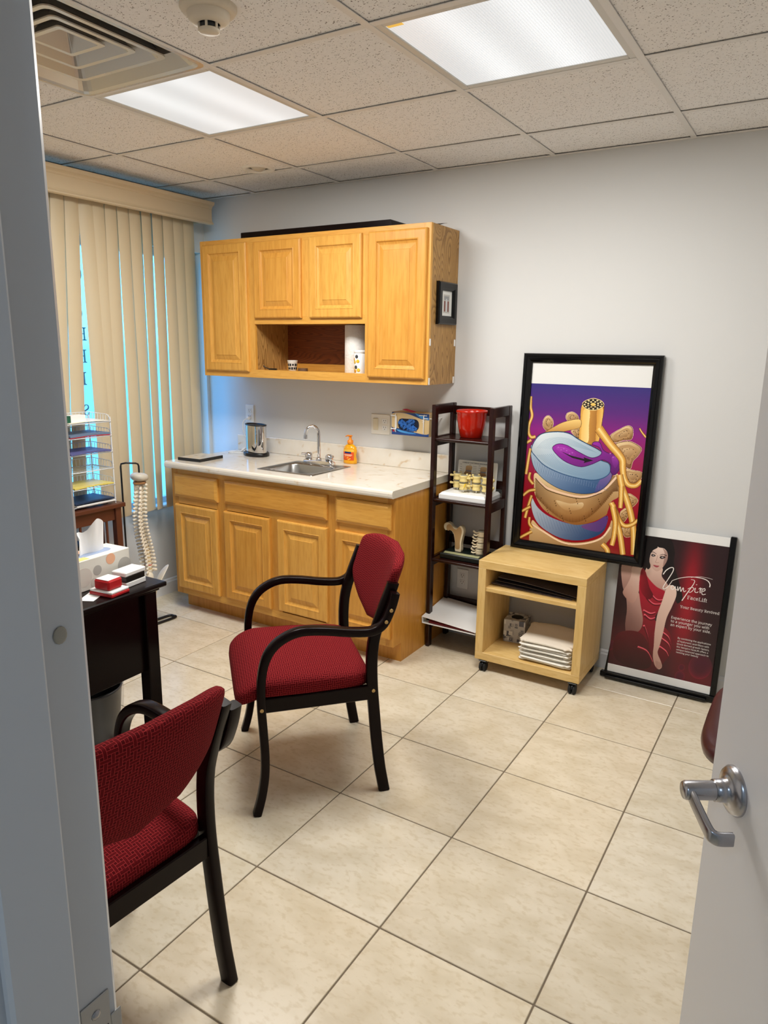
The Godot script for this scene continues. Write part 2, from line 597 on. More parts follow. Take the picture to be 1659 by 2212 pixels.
func build_ceiling() -> void:
	var c := setting("ceiling")
	var g := G.new()
	g.mm(Vector3(-1.165, 2.6, -0.12), Vector3(3.32, 2.7, 5.32))
	part("slab", g, M.wall, c)
	g = G.new()
	g.mm(Vector3(1.0, CEIL, 3.28), Vector3(3.2, CEIL + 0.02, 5.2))
	part("hall_ceiling_panel", g, M.ceiling0, c)
	var t := 0.6096
	var xs := [-1.045]
	for b in range(-1, 6):
		xs.append(t * b)
	xs.append(3.2)
	var zs := [0.0]
	for k in 5:
		zs.append(0.3761 + t * k)
	zs.append(3.16)
	var rng := RandomNumberGenerator.new()
	rng.seed = 9
	var full := G.new().box(Vector3(0, 0.008, 0), Vector3(t - 0.01, 0.016, t - 0.01), 0.002).mesh()
	for i in xs.size() - 1:
		for j in zs.size() - 1:
			var x: float = (xs[i] + xs[i + 1]) / 2
			var z: float = (zs[j] + zs[j + 1]) / 2
			if absf(z - 1.2905) < 0.05 and (absf(x - 0.3048) < 0.05 or absf(x - 1.524) < 0.05) or absf(z - 1.9) < 0.05 and absf(x - 0.3048) < 0.05:
				continue # luminaires and the air diffuser
			var w: float = xs[i + 1] - xs[i]
			var d: float = zs[j + 1] - zs[j]
			var m = full if absf(w - t) < 0.001 and absf(d - t) < 0.001 else G.new().box(Vector3(0, 0.008, 0), Vector3(w - 0.01, 0.016, d - 0.01), 0.002).mesh()
			if i == 1 and j == 1: # the tile with the recessed downlight
				var s := (t - 0.01) / 2
				var hole := PackedVector2Array()
				for k in 32:
					hole.append(Vector2(-0.190 - x, 0.450 - z) + Vector2.from_angle(TAU * k / 32) * 0.062)
				g = G.new()
				var outer := PackedVector2Array()
				for k in 32:
					var dd := Vector2.from_angle(TAU * k / 32)
					var e: float = minf(1e9 if absf(dd.x) < 1e-5 else ((s * signf(dd.x)) - (-0.190 - x)) / dd.x, 1e9 if absf(dd.y) < 1e-5 else ((s * signf(dd.y)) - (0.450 - z)) / dd.y)
					outer.append(Vector2(-0.190 - x, 0.450 - z) + dd * e)
				# corners of the square replace the nearest ray ends
				for q in [Vector2(s, s), Vector2(-s, s), Vector2(s, -s), Vector2(-s, -s)]:
					var best := 0
					for k in 32:
						if outer[k].distance_to(q) < outer[best].distance_to(q):
							best = k
					outer[best] = q
				for k in 32:
					var l := (k + 1) % 32
					var a := Vector3(hole[k].x, 0, hole[k].y)
					var b := Vector3(hole[l].x, 0, hole[l].y)
					var o1 := Vector3(outer[k].x, 0, outer[k].y)
					var o2 := Vector3(outer[l].x, 0, outer[l].y)
					g.quad(a, o1, o2, b)
					var up := Vector3(0, 0.016, 0)
					g.quad(a + up, b + up, o2 + up, o1 + up)
					g.quad(a, b, b + up, a + up)
				m = g.mesh()
			part("ceiling_tile", m, M["ceiling%d" % rng.randi_range(0, 2)], c, Vector3(x, CEIL + 0.006, z))
	for i in range(1, xs.size() - 1):
		g = G.new()
		g.mm(Vector3(xs[i] - 0.012, CEIL, 0), Vector3(xs[i] + 0.012, CEIL + 0.003, 3.16), 0.0008)
		g.mm(Vector3(xs[i] - 0.002, CEIL + 0.003, 0), Vector3(xs[i] + 0.002, CEIL + 0.04, 3.16))
		part("grid_bar", g, M.grid_metal, c)
	for j in range(1, zs.size() - 1):
		for i in xs.size() - 1:
			g = G.new()
			g.mm(Vector3(xs[i] + 0.0125, CEIL + 0.0002, zs[j] - 0.012), Vector3(xs[i + 1] - 0.0125, CEIL + 0.003, zs[j] + 0.012), 0.0008)
			g.mm(Vector3(xs[i] + 0.0125, CEIL + 0.003, zs[j] - 0.002), Vector3(xs[i + 1] - 0.0125, CEIL + 0.04, zs[j] + 0.002))
			part("cross_tee", g, M.grid_metal, c)
	g = G.new() # angle along the walls
	g.mm(Vector3(-1.045, CEIL - 0.001, 0), Vector3(3.2, CEIL + 0.0015, 0.02))
	g.mm(Vector3(-1.045, CEIL - 0.001, 0.02), Vector3(-1.025, CEIL + 0.0015, 3.16))
	g.mm(Vector3(3.18, CEIL - 0.001, 0.02), Vector3(3.2, CEIL + 0.0015, 3.16))
	part("wall_angle", g, M.grid_metal, c)
	# two flat-panel luminaires
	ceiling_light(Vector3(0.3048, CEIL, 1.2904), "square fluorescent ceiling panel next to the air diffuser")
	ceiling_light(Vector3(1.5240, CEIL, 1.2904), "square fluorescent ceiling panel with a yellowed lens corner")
	# hall lamp
	var hl := thing("hall_ceiling_light", "round flush ceiling lamp in the hall behind the doorway", "ceiling light", Vector3(2.3, CEIL, 4.4))
	part("lamp_base", G.new().lathe([Vector2(0, -0.02), Vector2(0.15, -0.02), Vector2(0.16, 0.0)], 32), M.white, hl)
	var glow := mat(rgb(240, 245, 250), 0.4)
	glow.emission_enabled = true
	glow.emission = Color(0.9, 0.95, 1.0)
	glow.emission_energy_multiplier = 0.8
	part("lamp_globe", G.new().lathe([Vector2(0, -0.08), Vector2(0.07, -0.072), Vector2(0.12, -0.05), Vector2(0.14, -0.02)], 32), glow, hl)
	var al := AreaLight3D.new()
	al.name = "lamp_light"
	al.area_size = Vector2(0.28, 0.28)
	al.light_energy = 0.9
	al.light_color = Color(0.80, 0.90, 1.0)
	hl.add_child(al)
	al.position = Vector3(0, -0.09, 0)
	al.rotation.x = -PI / 2
	al.shadow_enabled = true
	# air diffuser
	var v := thing("air_diffuser", "square metal ceiling air diffuser with stepped cones", "air vent", Vector3(0.3048, CEIL, 1.9))
	var vm := mat(rgb(206, 200, 190), 0.24, 0.65)
	var sq := func(h: float, y: float) -> Array: return [Vector3(-h, y, -h), Vector3(-h, y, h), Vector3(h, y, h), Vector3(h, y, -h)]
	var ring := func(pr: Array) -> G:
		var q := G.new()
		var out := []
		for p in pr:
			out.append(sq_round(p.x, p.y, p.x * 0.12))
		return q.sm(-1).loft(out, false)
	part("frame", ring.call([Vector2(0.303, 0.004), Vector2(0.303, 0.0), Vector2(0.290, -0.001), Vector2(0.278, 0.004), Vector2(0.243, 0.040), Vector2(0.238, 0.075), Vector2(0.241, 0.075)]), vm, v)
	for k in 3:
		var h: float = [0.212, 0.146, 0.080][k]
		var y0: float = [0.012, 0.020, 0.028][k]
		part("cone", ring.call([Vector2(h - 0.052, y0 + 0.070), Vector2(h - 0.048, y0 + 0.070), Vector2(h - 0.006, y0 + 0.012), Vector2(h + 0.004, y0 + 0.004), Vector2(h + 0.004, y0), Vector2(h - 0.012, y0), Vector2(h - 0.058, y0 + 0.060), Vector2(h - 0.056, y0 + 0.070)]), vm, v)
	part("centre_plate", G.new().box(Vector3(0, 0.086, 0), Vector3(0.06, 0.004, 0.06), 0.001), vm, v)
	part("screw", G.new().lathe([Vector2(0, 0.078), Vector2(0.007, 0.079), Vector2(0.009, 0.084)], 16), mat(rgb(70, 66, 62), 0.4, 0.6), v)
	part("duct", G.new().box(Vector3(0, 0.135, 0), Vector3(0.5, 0.01, 0.5)).box(Vector3(-0.25, 0.1, 0), Vector3(0.006, 0.07, 0.5)).box(Vector3(0.25, 0.1, 0), Vector3(0.006, 0.07, 0.5)).box(Vector3(0, 0.1, 0.25), Vector3(0.5, 0.07, 0.006)).box(Vector3(0, 0.1, -0.25), Vector3(0.5, 0.07, 0.006)), M.black_matte, v)
	# smoke detector
	var sd := thing("smoke_detector", "cream round smoke detector on the ceiling tile", "smoke detector", Vector3(0.905, CEIL + 0.006, 1.895))
	var cream := mat(rgb(214, 202, 182), 0.5)
	part("base_ring", G.new().lathe([Vector2(0.056, -0.018), Vector2(0.07, -0.016), Vector2(0.076, -0.008), Vector2(0.076, 0.0)], 40), cream, sd)
	part("housing", G.new().lathe([Vector2(0.030, -0.044), Vector2(0.044, -0.042), Vector2(0.054, -0.034), Vector2(0.057, -0.018)], 40), cream, sd)
	part("sensor_chamber", G.new().lathe([Vector2(0, -0.056), Vector2(0.024, -0.056), Vector2(0.024, -0.04)], 32), M.black, sd)
	for k in 6:
		var a := TAU * k / 6
		part("rib", G.new().box(Vector3(cos(a) * 0.027, -0.05, sin(a) * 0.027), Vector3(0.006, 0.016, 0.006), 0.001, Basis(Vector3.UP, -a)), cream, sd)
	part("cap", G.new().lathe([Vector2(0, -0.064), Vector2(0.024, -0.0635), Vector2(0.029, -0.061), Vector2(0.029, -0.056), Vector2(0, -0.055)], 36), cream, sd)
	# recessed downlight, switched off
	var dl := thing("recessed_downlight", "small round recessed downlight, switched off", "downlight", Vector3(-0.190, CEIL + 0.006, 0.450))
	part("trim_ring", G.new().lathe([Vector2(0.056, 0.004), Vector2(0.060, -0.007), Vector2(0.080, -0.009), Vector2(0.086, 0.0)], 40), mat(rgb(242, 238, 230), 0.4), dl)
	part("reflector", G.new().lathe([Vector2(0.061, 0.0), Vector2(0.055, 0.05), Vector2(0.045, 0.07), Vector2(0.0, 0.072)], 36), mat(rgb(190, 184, 172), 0.3, 0.5), dl)
	part("bulb", G.new().ball(Vector3(0, 0.020, 0), Vector3(0.044, 0.036, 0.044), 20), mat(rgb(206, 198, 182), 0.3), dl)

func sq_round(h: float, y: float, r: float) -> Array:
	var o := []
	for q in [[1, 1, 0.0], [-1, 1, PI / 2], [-1, -1, PI], [1, -1, PI * 1.5]]:
		for k in 4:
			var p := Vector2(q[0] * (h - r), q[1] * (h - r)) + Vector2.from_angle(q[2] + k * PI / 6) * r
			o.append(Vector3(p.x, y, p.y))
	return o

func ceiling_light(at: Vector3, label: String) -> void:
	var l := thing("ceiling_light", label, "ceiling light", at, 0.0, "fluorescent ceiling panels")
	var fm := mat(rgb(214, 210, 202), 0.4)
	var h := 0.2945
	var fr := G.new()
	for s in [-1.0, 1.0]:
		fr.box(Vector3(s * (h - 0.012), 0.008, 0), Vector3(0.024, 0.012, h * 2), 0.002)
		fr.box(Vector3(0, 0.008, s * (h - 0.012)), Vector3(h * 2 - 0.048, 0.012, 0.024), 0.002)
	part("frame", fr, fm, l)
	part("housing", G.new().box(Vector3(0, 0.07, 0), Vector3(h * 2, 0.1, h * 2), 0.004), fm, l)
	# prismatic lens: flat, with rib stripes and brighter bands painted into its glow
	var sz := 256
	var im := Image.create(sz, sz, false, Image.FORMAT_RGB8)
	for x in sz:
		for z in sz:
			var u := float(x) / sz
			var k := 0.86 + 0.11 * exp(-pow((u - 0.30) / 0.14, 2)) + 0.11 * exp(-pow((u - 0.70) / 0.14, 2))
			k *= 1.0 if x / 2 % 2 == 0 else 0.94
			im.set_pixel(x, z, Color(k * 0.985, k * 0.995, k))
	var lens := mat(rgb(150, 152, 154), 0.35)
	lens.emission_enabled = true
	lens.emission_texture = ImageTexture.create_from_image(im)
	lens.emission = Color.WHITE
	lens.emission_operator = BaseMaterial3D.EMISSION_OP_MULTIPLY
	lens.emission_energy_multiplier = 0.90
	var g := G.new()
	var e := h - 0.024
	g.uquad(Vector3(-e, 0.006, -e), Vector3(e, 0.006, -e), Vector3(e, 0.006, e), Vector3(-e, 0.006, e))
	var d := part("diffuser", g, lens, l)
	if label.contains("yellowed"):
		var st := mat(rgb(226, 190, 96), 0.4)
		st.emission_enabled = true
		st.emission = Color(0.8, 0.62, 0.24)
		st.emission_energy_multiplier = 0.8
		part("yellowed_patch", G.new().box(Vector3(-e + 0.028, 0.0055, e - 0.010), Vector3(0.05, 0.0012, 0.018), 0.0004), st, l)
	var a := AreaLight3D.new()
	a.name = "panel_light"
	a.area_size = Vector2(e * 2, e * 2)
	a.light_energy = 3.0
	a.light_color = Color(1.0, 0.992, 0.972)
	l.add_child(a)
	a.position = Vector3(0, -0.004, 0)
	a.rotation.x = -PI / 2
	a.shadow_enabled = true

# ---------------------------------------------------------------- window, blind
func build_window() -> void:
	var w := setting("window_1")
	var fm := mat(rgb(196, 206, 214), 0.4, 0.3)
	var g := G.new()
	g.mm(Vector3(-1.15, 0.585, 0.025), Vector3(-1.10, 0.625, 2.3), 0.003)
	g.mm(Vector3(-1.15, 2.095, 0.025), Vector3(-1.10, 2.14, 2.3), 0.003)
	for z in [0.025, 1.14, 2.255]:
		g.mm(Vector3(-1.15, 0.625, z), Vector3(-1.10, 2.095, z + 0.045), 0.003)
	part("window_frame", g, fm, w)
	var glass := mat(Color(0.9, 1.0, 1.0, 0.06), 0.02)
	glass.transparency = BaseMaterial3D.TRANSPARENCY_ALPHA
	for z in [0.07, 1.185]:
		part("pane", G.new().mm(Vector3(-1.128, 0.625, z), Vector3(-1.124, 2.095, z + 1.07)), glass, w)
	g = G.new()
	g.mm(Vector3(-1.10, 0.575, 0.026), Vector3(-1.030, 0.590, 2.30), 0.003)
	part("window_sill", g, M.trim, w)
	part("latch", G.new().mm(Vector3(-1.10, 1.98, 0.455), Vector3(-1.085, 2.06, 0.475), 0.003), M.black, w)
	# sign lettering on the outside of the glass, seen from behind
	var ink := mat(rgb(34, 66, 96), 0.6)
	var bs := Basis(Vector3.UP, -PI / 2)
	var ys := [1.90, 1.722, 1.60, 1.479, 1.356, 1.19]
	var tx := ["C", "C", "H", "E", "I", "S"]
	for i in 6:
		words(tx[i], [0.10, 0.062, 0.072, 0.072, 0.072, 0.06][i], ink, w, Vector3(-1.1295, ys[i] - 0.035, 0.885), bs, "Droid Serif", HORIZONTAL_ALIGNMENT_CENTER, "sign_letter")
	# the vertical blind
	var b := thing("vertical_blind", "tan vertical slat blind under a moulded valance across the window", "blind")
	g = G.new()
	var sec := PackedVector2Array([Vector2(-0.884, 2.284), Vector2(-0.868, 2.284), Vector2(-0.860, 2.288), Vector2(-0.860, 2.294), Vector2(-0.866, 2.300), Vector2(-0.870, 2.306), Vector2(-0.872, 2.312), Vector2(-0.872, 2.372), Vector2(-0.868, 2.376), Vector2(-0.866, 2.384), Vector2(-0.858, 2.390), Vector2(-0.850, 2.394), Vector2(-0.846, 2.404), Vector2(-0.846, 2.412), Vector2(-0.884, 2.412)])
	g.prism(sec, 0.10, 2.4)
	part("valance", g, M.valance, b)
	part("valance_return", G.new().mm(Vector3(-1.045, 2.30, 0.108), Vector3(-0.884, 2.37, 0.118), 0.001), M.valance, b)
	part("headrail", G.new().mm(Vector3(-0.968, 2.318, 0.14), Vector3(-0.930, 2.345, 2.35), 0.003), M.ivory, b)
	# slats: z of the hanger hole, top twist, bottom twist, shift along the rail at the bottom
	var tw := {0: [4, 9, 0.0], 1: [4, 4, -0.006], 2: [5, 1, 0.0], 3: [8, 19, 0.016], 4: [12, 28, 0.018], 5: [5, 14, 0.008], 6: [6, 4, 0.007], 7: [7, 8, 0.034], 8: [6, 12, -0.012], 9: [-4, -10, -0.016], 10: [6, 6, 0.098], 11: [5, 8, 0.110], 12: [7, 9, 0.095], 13: [6, 10, 0.05]}
	for i in 27:
		var z := 0.220 + 0.0787 * i
		var q: Array = tw.get(i, [5 + (i * 7) % 6, 9 + (i * 5) % 12, 0.0])
		g = G.new()
		var zc := z
		g.grid(6, 10, func(u, v):
			var a: float = deg_to_rad(lerpf(q[0], q[1], v))
			var s: float = (u - 0.5) * 0.089
			var bow := 0.011 * (1.0 - pow(2.0 * u - 1.0, 2))
			var y := lerpf(2.318, 0.597, v)
			var d := Vector3(sin(a), 0, cos(a))
			var n := Vector3(cos(a), 0, -sin(a))
			return Vector3(-0.95, y, zc + q[2] * v) - d * s + n * bow, 0.0011)
		var sl := part("slat", g, M.blind, b)
		part("hanger_hole", G.new().lathe([Vector2(0, 0), Vector2(0.0035, 0), Vector2(0.0035, 0.0015)], 8), M.white, sl, Vector3(-0.9425, 2.300, zc)).rotation.z = -PI / 2

# ---------------------------------------------------------------- doorway and door
func build_doorway() -> void:
	var t := setting("trim_1")
	var g := G.new()
	g.mm(Vector3(1.93, 0, 3.148), Vector3(1.96, 2.07, 3.292), 0.003)
	part("strike_jamb", g, M.jamb, t)
	part("hinge_jamb", G.new().mm(Vector3(2.85, 0, 3.148), Vector3(2.88, 2.07, 3.292), 0.003), M.jamb, t)
	part("head_jamb", G.new().mm(Vector3(1.93, 2.07, 3.148), Vector3(2.88, 2.10, 3.292), 0.003), M.jamb, t)
	g = G.new()
	g.mm(Vector3(1.96, 0, 3.192), Vector3(1.972, 2.07, 3.25), 0.003)
	g.mm(Vector3(2.838, 0, 3.192), Vector3(2.85, 2.07, 3.25), 0.003)
	g.mm(Vector3(1.972, 2.058, 3.192), Vector3(2.838, 2.07, 3.25), 0.003)
	part("door_stop", g, M.jamb, t)
	g = G.new()
	for z in [[3.136, 3.160], [3.280, 3.304]]:
		g.mm(Vector3(1.875, 0, z[0]), Vector3(1.945, 2.15, z[1]), 0.004)
		g.mm(Vector3(2.865, 0, z[0]), Vector3(2.935, 2.15, z[1]), 0.004)
		g.mm(Vector3(1.945, 2.085, z[0]), Vector3(2.865, 2.15, z[1]), 0.004)
	part("casing", g, M.jamb, t)
	var sp := part("strike_plate", G.new().mm(Vector3(1.9600, 0.880, 3.157), Vector3(1.9620, 0.998, 3.187), 0.0006).mm(Vector3(1.9600, 0.915, 3.1455), Vector3(1.9620, 0.968, 3.157), 0.0006), M.steel, t)
	part("latch_hole", G.new().mm(Vector3(1.9618, 0.920, 3.160), Vector3(1.9624, 0.962, 3.176), 0.0002), M.black, sp)
	part("screw", G.new().ball(Vector3(1.962, 0.982, 3.172), Vector3(0.0016, 0.005, 0.005), 10), M.nickel, sp)
	part("door_mute", G.new().pillow(14, 8, 1, 1, func(x, y, z): return Vector3(1.961 + 0.0015 * z, 1.352 + 0.0075 * y, 3.172 + 0.0062 * x)), mat(rgb(170, 164, 150), 0.7), t)
	# the door stands open; origin at the hinge
	var d := setting("door_1")
	var dir := Vector2(2.379 - 2.843, 2.397 - 3.148)
	d.position = Vector3(2.843, 0, 3.148)
	d.rotation.y = atan2(-dir.y, dir.x) # local +x runs from the hinge to the free edge
	var wd := dir.length()
	part("leaf", G.new().mm(Vector3(0.002, 0.008, 0.0), Vector3(wd, 2.05, 0.044), 0.002), M.door, d)
	for y in [0.25, 1.05, 1.85]:
		part("hinge", G.new().tube([Vector3(-0.004, y - 0.05, 0.05), Vector3(-0.004, y + 0.05, 0.05)], 0.007), M.nickel, d)
	var hs := Node3D.new()
	hs.name = "lever_handle"
	d.add_child(hs)
	hs.position = Vector3(wd - 0.070, 0.972, 0)
	hs.rotation.y = PI # the hall face is local -z
	var ro := G.new()
	ro.xf = Transform3D(Basis(Vector3.RIGHT, PI / 2), Vector3.ZERO)
	ro.lathe([Vector2(0.0355, 0.0), Vector2(0.0355, 0.003), Vector2(0.032, 0.008), Vector2(0.024, 0.011), Vector2(0.017, 0.013), Vector2(0.016, 0.020), Vector2(0.0155, 0.030), Vector2(0, 0.030)], 40)
	part("rose", ro, M.nickel, hs)
	var sh := G.new()
	sh.xf = ro.xf
	sh.lathe([Vector2(0.0135, 0.030), Vector2(0.0135, 0.070), Vector2(0.012, 0.0735), Vector2(0, 0.074)], 32)
	part("spindle", sh, M.nickel, hs)
	part("lever", G.new().sm(1).sweep(cr([Vector3(-0.008, 0, 0.063), Vector3(0.015, -0.004, 0.065), Vector3(0.038, -0.012, 0.064), Vector3(0.062, -0.021, 0.062), Vector3(0.069, -0.024, 0.058), Vector3(0.072, -0.025, 0.050), Vector3(0.072, -0.025, 0.034)], 4), rect_sec(0.019, 0.009, 0.003), Vector3.UP), M.nickel, hs)
	part("latch_face", G.new().mm(Vector3(wd - 0.001, 0.945, 0.010), Vector3(wd + 0.0006, 1.0, 0.036), 0.0003), M.nickel, d)

# ---------------------------------------------------------------- kitchenette
func raised_door(called: String, parent: Node3D, x0: float, x1: float, y0: float, y1: float, z: float, mv: Material) -> void:
	var w := x1 - x0
	var h := y1 - y0
	var d := part(called, G.new().rings(w, h, [Vector2(0, 0), Vector2(0, 0.012), Vector2(0.004, 0.017), Vector2(0.009, 0.019), Vector2(0.044, 0.019), Vector2(0.047, 0.0205), Vector2(0.050, 0.019), Vector2(0.053, 0.013), Vector2(0.058, 0.010), Vector2(0.064, 0.008), Vector2(0.066, 0.008)], false), mv, parent, Vector3(x0, y0, z))
	part("raised_panel", G.new().rings(w - 0.132, h - 0.132, [Vector2(0, 0.008), Vector2(0.002, 0.009), Vector2(0.024, 0.0155), Vector2(0.026, 0.018)]), mv, d, Vector3(0.066, 0.066, 0))

func build_kitchenette() -> void:
	var grp := ""
	var c := thing("wall_cabinet", "maple wall cabinet with four raised-panel doors above an open niche", "cabinet", Vector3(0, 1.397, 0))
	var X0 := -0.777
	var X1 := 0.747
	var H := 0.762
	var g := G.new()
	g.mm(Vector3(X1 - 0.012, 0.0, 0.001), Vector3(X1 - 0.001, H, 0.284), 0.0005)
	part("end_panel", g, M.oak, c)
	part("end_panel", G.new().mm(Vector3(X0 + 0.001, 0, 0.001), Vector3(X0 + 0.012, H, 0.284), 0.0005), M.maple_v, c)
	part("top_panel", G.new().mm(Vector3(X0 + 0.012, H - 0.012, 0.001), Vector3(X1 - 0.012, H - 0.001, 0.284)), M.maple_h, c)
	part("bottom_panel", G.new().mm(Vector3(X0 + 0.012, 0.026, 0.001), Vector3(X1 - 0.012, 0.040, 0.284)), M.maple_h, c)
	part("back_panel", G.new().mm(Vector3(X0 + 0.012, 0.040, 0.001), Vector3(X1 - 0.012, H - 0.012, 0.006)), M.oak_brown, c)
	part("partition", G.new().mm(Vector3(-0.384, 0.040, 0.006), Vector3(-0.374, H - 0.012, 0.284)), M.oak, c)
	part("partition", G.new().mm(Vector3(0.376, 0.040, 0.006), Vector3(0.386, H - 0.012, 0.284)), M.oak, c)
	part("niche_ceiling", G.new().mm(Vector3(-0.374, 0.300, 0.006), Vector3(0.376, 0.312, 0.284)), M.oak, c)
	part("back_rail", G.new().mm(Vector3(-0.374, 0.040, 0.006), Vector3(0.376, 0.078, 0.020), 0.001), M.maple_h, c)
	for e in [[X0, -0.735, 0.0, H], [-0.425, -0.372, 0.045, H - 0.035], [-0.372, -0.340, 0.340, H - 0.035], [0.340, 0.374, 0.340, H - 0.035], [-0.045, 0.040, 0.335, H - 0.035], [0.374, 0.420, 0.045, H - 0.035], [0.710, X1, 0.0, H]]:
		part("stile", G.new().mm(Vector3(e[0], e[2], 0.284), Vector3(e[1], e[3], 0.303), 0.0008), M.maple_v, c)
	for e in [[-0.735, 0.710, H - 0.035, H], [-0.735, 0.710, 0.0, 0.045], [-0.372, -0.045, 0.297, 0.340], [0.040, 0.374, 0.297, 0.340], [-0.045, 0.040, 0.297, 0.335]]:
		part("rail", G.new().mm(Vector3(e[0], e[2], 0.2845), Vector3(e[1], e[3], 0.3028), 0.0006), M.maple_h, c)
	raised_door("door", c, -0.749, -0.414, 0.032, 0.738, 0.303, M.maple_v)
	raised_door("door", c, -0.361, -0.030, 0.328, 0.736, 0.303, M.maple_v2)
	raised_door("door", c, 0.026, 0.358, 0.327, 0.738, 0.303, M.maple_v)
	raised_door("door", c, 0.399, 0.731, 0.028, 0.738, 0.303, M.maple_v2)
	for q in [[0.290, 0.190], [0.018, 0.190], [0.290, 0.0], [0.018, 0.0]]: # white plastic corner clips on the end panel
		part("clip", G.new().box(Vector3(X1 + 0.001, q[1] + 0.018, q[0]), Vector3(0.004, 0.034, 0.012), 0.001), M.white, c)

	# base unit
	c = thing("base_cabinet", "maple base cabinet with three drawers and four raised-panel doors under the sink counter", "cabinet")
	X0 = -0.785
	X1 = 0.750
	g = G.new()
	g.prism(PackedVector2Array([Vector2(0.001, 0), Vector2(0.515, 0), Vector2(0.515, 0.105), Vector2(0.577, 0.105), Vector2(0.577, 0.876), Vector2(0.001, 0.876)]), 0, 0.012)
	var side := g.mesh()
	for x in [X0 + 0.001, X1 - 0.013]:
		var o := part("end_panel", side, M.maple_base, c)
		o.transform = Transform3D(Basis(Vector3(0, 0, 1), Vector3(0, 1, 0), Vector3(-1, 0, 0)), Vector3(x + 0.012, 0, 0))
	part("bottom_panel", G.new().mm(Vector3(X0 + 0.013, 0.105, 0.001), Vector3(X1 - 0.013, 0.120, 0.577)), M.maple_base, c)
	part("back_panel", G.new().mm(Vector3(X0 + 0.013, 0.120, 0.001), Vector3(X1 - 0.013, 0.876, 0.006)), M.maple_base, c)
	part("toe_kick", G.new().mm(Vector3(X0 + 0.013, 0, 0.503), Vector3(X1 - 0.013, 0.105, 0.515)), M.maple_base, c)
	for e in [[X0, -0.735, 0.105, 0.876], [-0.430, -0.350, 0.145, 0.842], [-0.045, 0.038, 0.145, 0.670], [0.335, 0.420, 0.145, 0.842], [0.705, X1, 0.105, 0.876]]:
		part("stile", G.new().mm(Vector3(e[0], e[2], 0.577), Vector3(e[1], e[3], 0.596), 0.0008), M.maple_base, c)
	for e in [[-0.735, 0.705, 0.842, 0.876], [-0.735, 0.705, 0.105, 0.145], [-0.735, -0.430, 0.665, 0.715], [-0.350, 0.335, 0.670, 0.715], [0.420, 0.705, 0.665, 0.715]]:
		part("rail", G.new().mm(Vector3(e[0], e[2], 0.5775), Vector3(e[1], e[3], 0.5958), 0.0006), M.maple_h, c)
	raised_door("door", c, -0.753, -0.420, 0.147, 0.662, 0.596, M.maple_v)
	raised_door("door", c, -0.366, -0.032, 0.151, 0.667, 0.596, M.maple_v2)
	raised_door("door", c, 0.022, 0.352, 0.157, 0.670, 0.596, M.maple_v)
	raised_door("door", c, 0.403, 0.736, 0.148, 0.671, 0.596, M.maple_v2)
	for e in [[-0.757, -0.412, 0.708, 0.843], [-0.359, 0.350, 0.711, 0.844], [0.404, 0.731, 0.713, 0.841]]:
		part("drawer_front", G.new().rings(e[1] - e[0], e[3] - e[2], [Vector2(0, 0), Vector2(0, 0.010), Vector2(0.003, 0.013), Vector2(0.014, 0.018), Vector2(0.016, 0.0195)]), M.maple_h if e[0] < -0.4 or e[0] > 0 else M.maple_h2, c, Vector3(e[0], e[2], 0.596))

	# countertop with the sink cut-out
	c = thing("countertop", "cream marbled laminate countertop with a low backsplash", "countertop")
	g = G.new()
	var A := Vector2(-0.795, 0.008)
	var B := Vector2(0.755, 0.604)
	var hA := Vector2(-0.165, 0.185)
	var hB := Vector2(0.188, 0.520)
	for e in [[A, Vector2(B.x, hA.y)], [Vector2(A.x, hB.y), B], [Vector2(A.x, hA.y), Vector2(hA.x, hB.y)], [Vector2(hB.x, hA.y), Vector2(B.x, hB.y)]]:
		g.mm(Vector3(e[0].x, 0.8765, e[0].y), Vector3(e[1].x, 0.9145, e[1].y))
	# rolled front edge
	var sec := PackedVector2Array([Vector2(0.604, 0.8765), Vector2(0.632, 0.8765), Vector2(0.638, 0.880), Vector2(0.640, 0.888), Vector2(0.640, 0.900), Vector2(0.637, 0.908), Vector2(0.631, 0.913), Vector2(0.623, 0.9145), Vector2(0.604, 0.9145)])
	var rg := []
	for x in [A.x, B.x]:
		var r := []
		for q in sec:
			r.append(Vector3(x, q.y, q.x))
		rg.append(r)
	rg.reverse()
	g.loft(rg)
	part("worktop", g, M.laminate, c)
	part("end_cap", G.new().mm(Vector3(B.x, 0.8765, 0.008), Vector3(B.x + 0.0012, 0.9135, 0.634)), mat(rgb(214, 206, 190), 0.3), c)
	part("backsplash", G.new().mm(Vector3(A.x, 0.9145, 0.001), Vector3(B.x, 1.012, 0.020), 0.003), M.laminate, c)

	# sink
	c = thing("bar_sink", "small square stainless steel sink set into the counter", "sink", Vector3(0.0115, 0.9145, 0.352))
	var ro := func(w: float, d: float, r: float, y: float, oz: float) -> Array:
		var o := []
		for q in rrect(w, d, r, 5):
			o.append(Vector3(q.x, y, -q.y + oz))
		return o
	g = G.new()
	g.sm(1).loft([ro.call(0.382, 0.370, 0.012, 0.0, 0), ro.call(0.380, 0.368, 0.012, 0.003, 0), ro.call(0.366, 0.354, 0.012, 0.004, 0), ro.call(0.312, 0.256, 0.050, 0.003, 0.035), ro.call(0.304, 0.248, 0.050, -0.004, 0.035), ro.call(0.296, 0.240, 0.050, -0.09, 0.035), ro.call(0.280, 0.224, 0.05, -0.125, 0.035), ro.call(0.230, 0.180, 0.04, -0.138, 0.035), ro.call(0.06, 0.06, 0.028, -0.142, 0.035)], false)
	part("basin", g, M.steel, c)
	part("drain", G.new().lathe([Vector2(0.0, -0.141), Vector2(0.02, -0.141), Vector2(0.036, -0.139), Vector2(0.038, -0.142)], 24), M.chrome, c, Vector3(0, 0, 0.035))
	# faucet
	c = thing("faucet", "chrome gooseneck faucet with two lever handles behind the sink", "faucet", Vector3(0.0, 0.9185, 0.203))
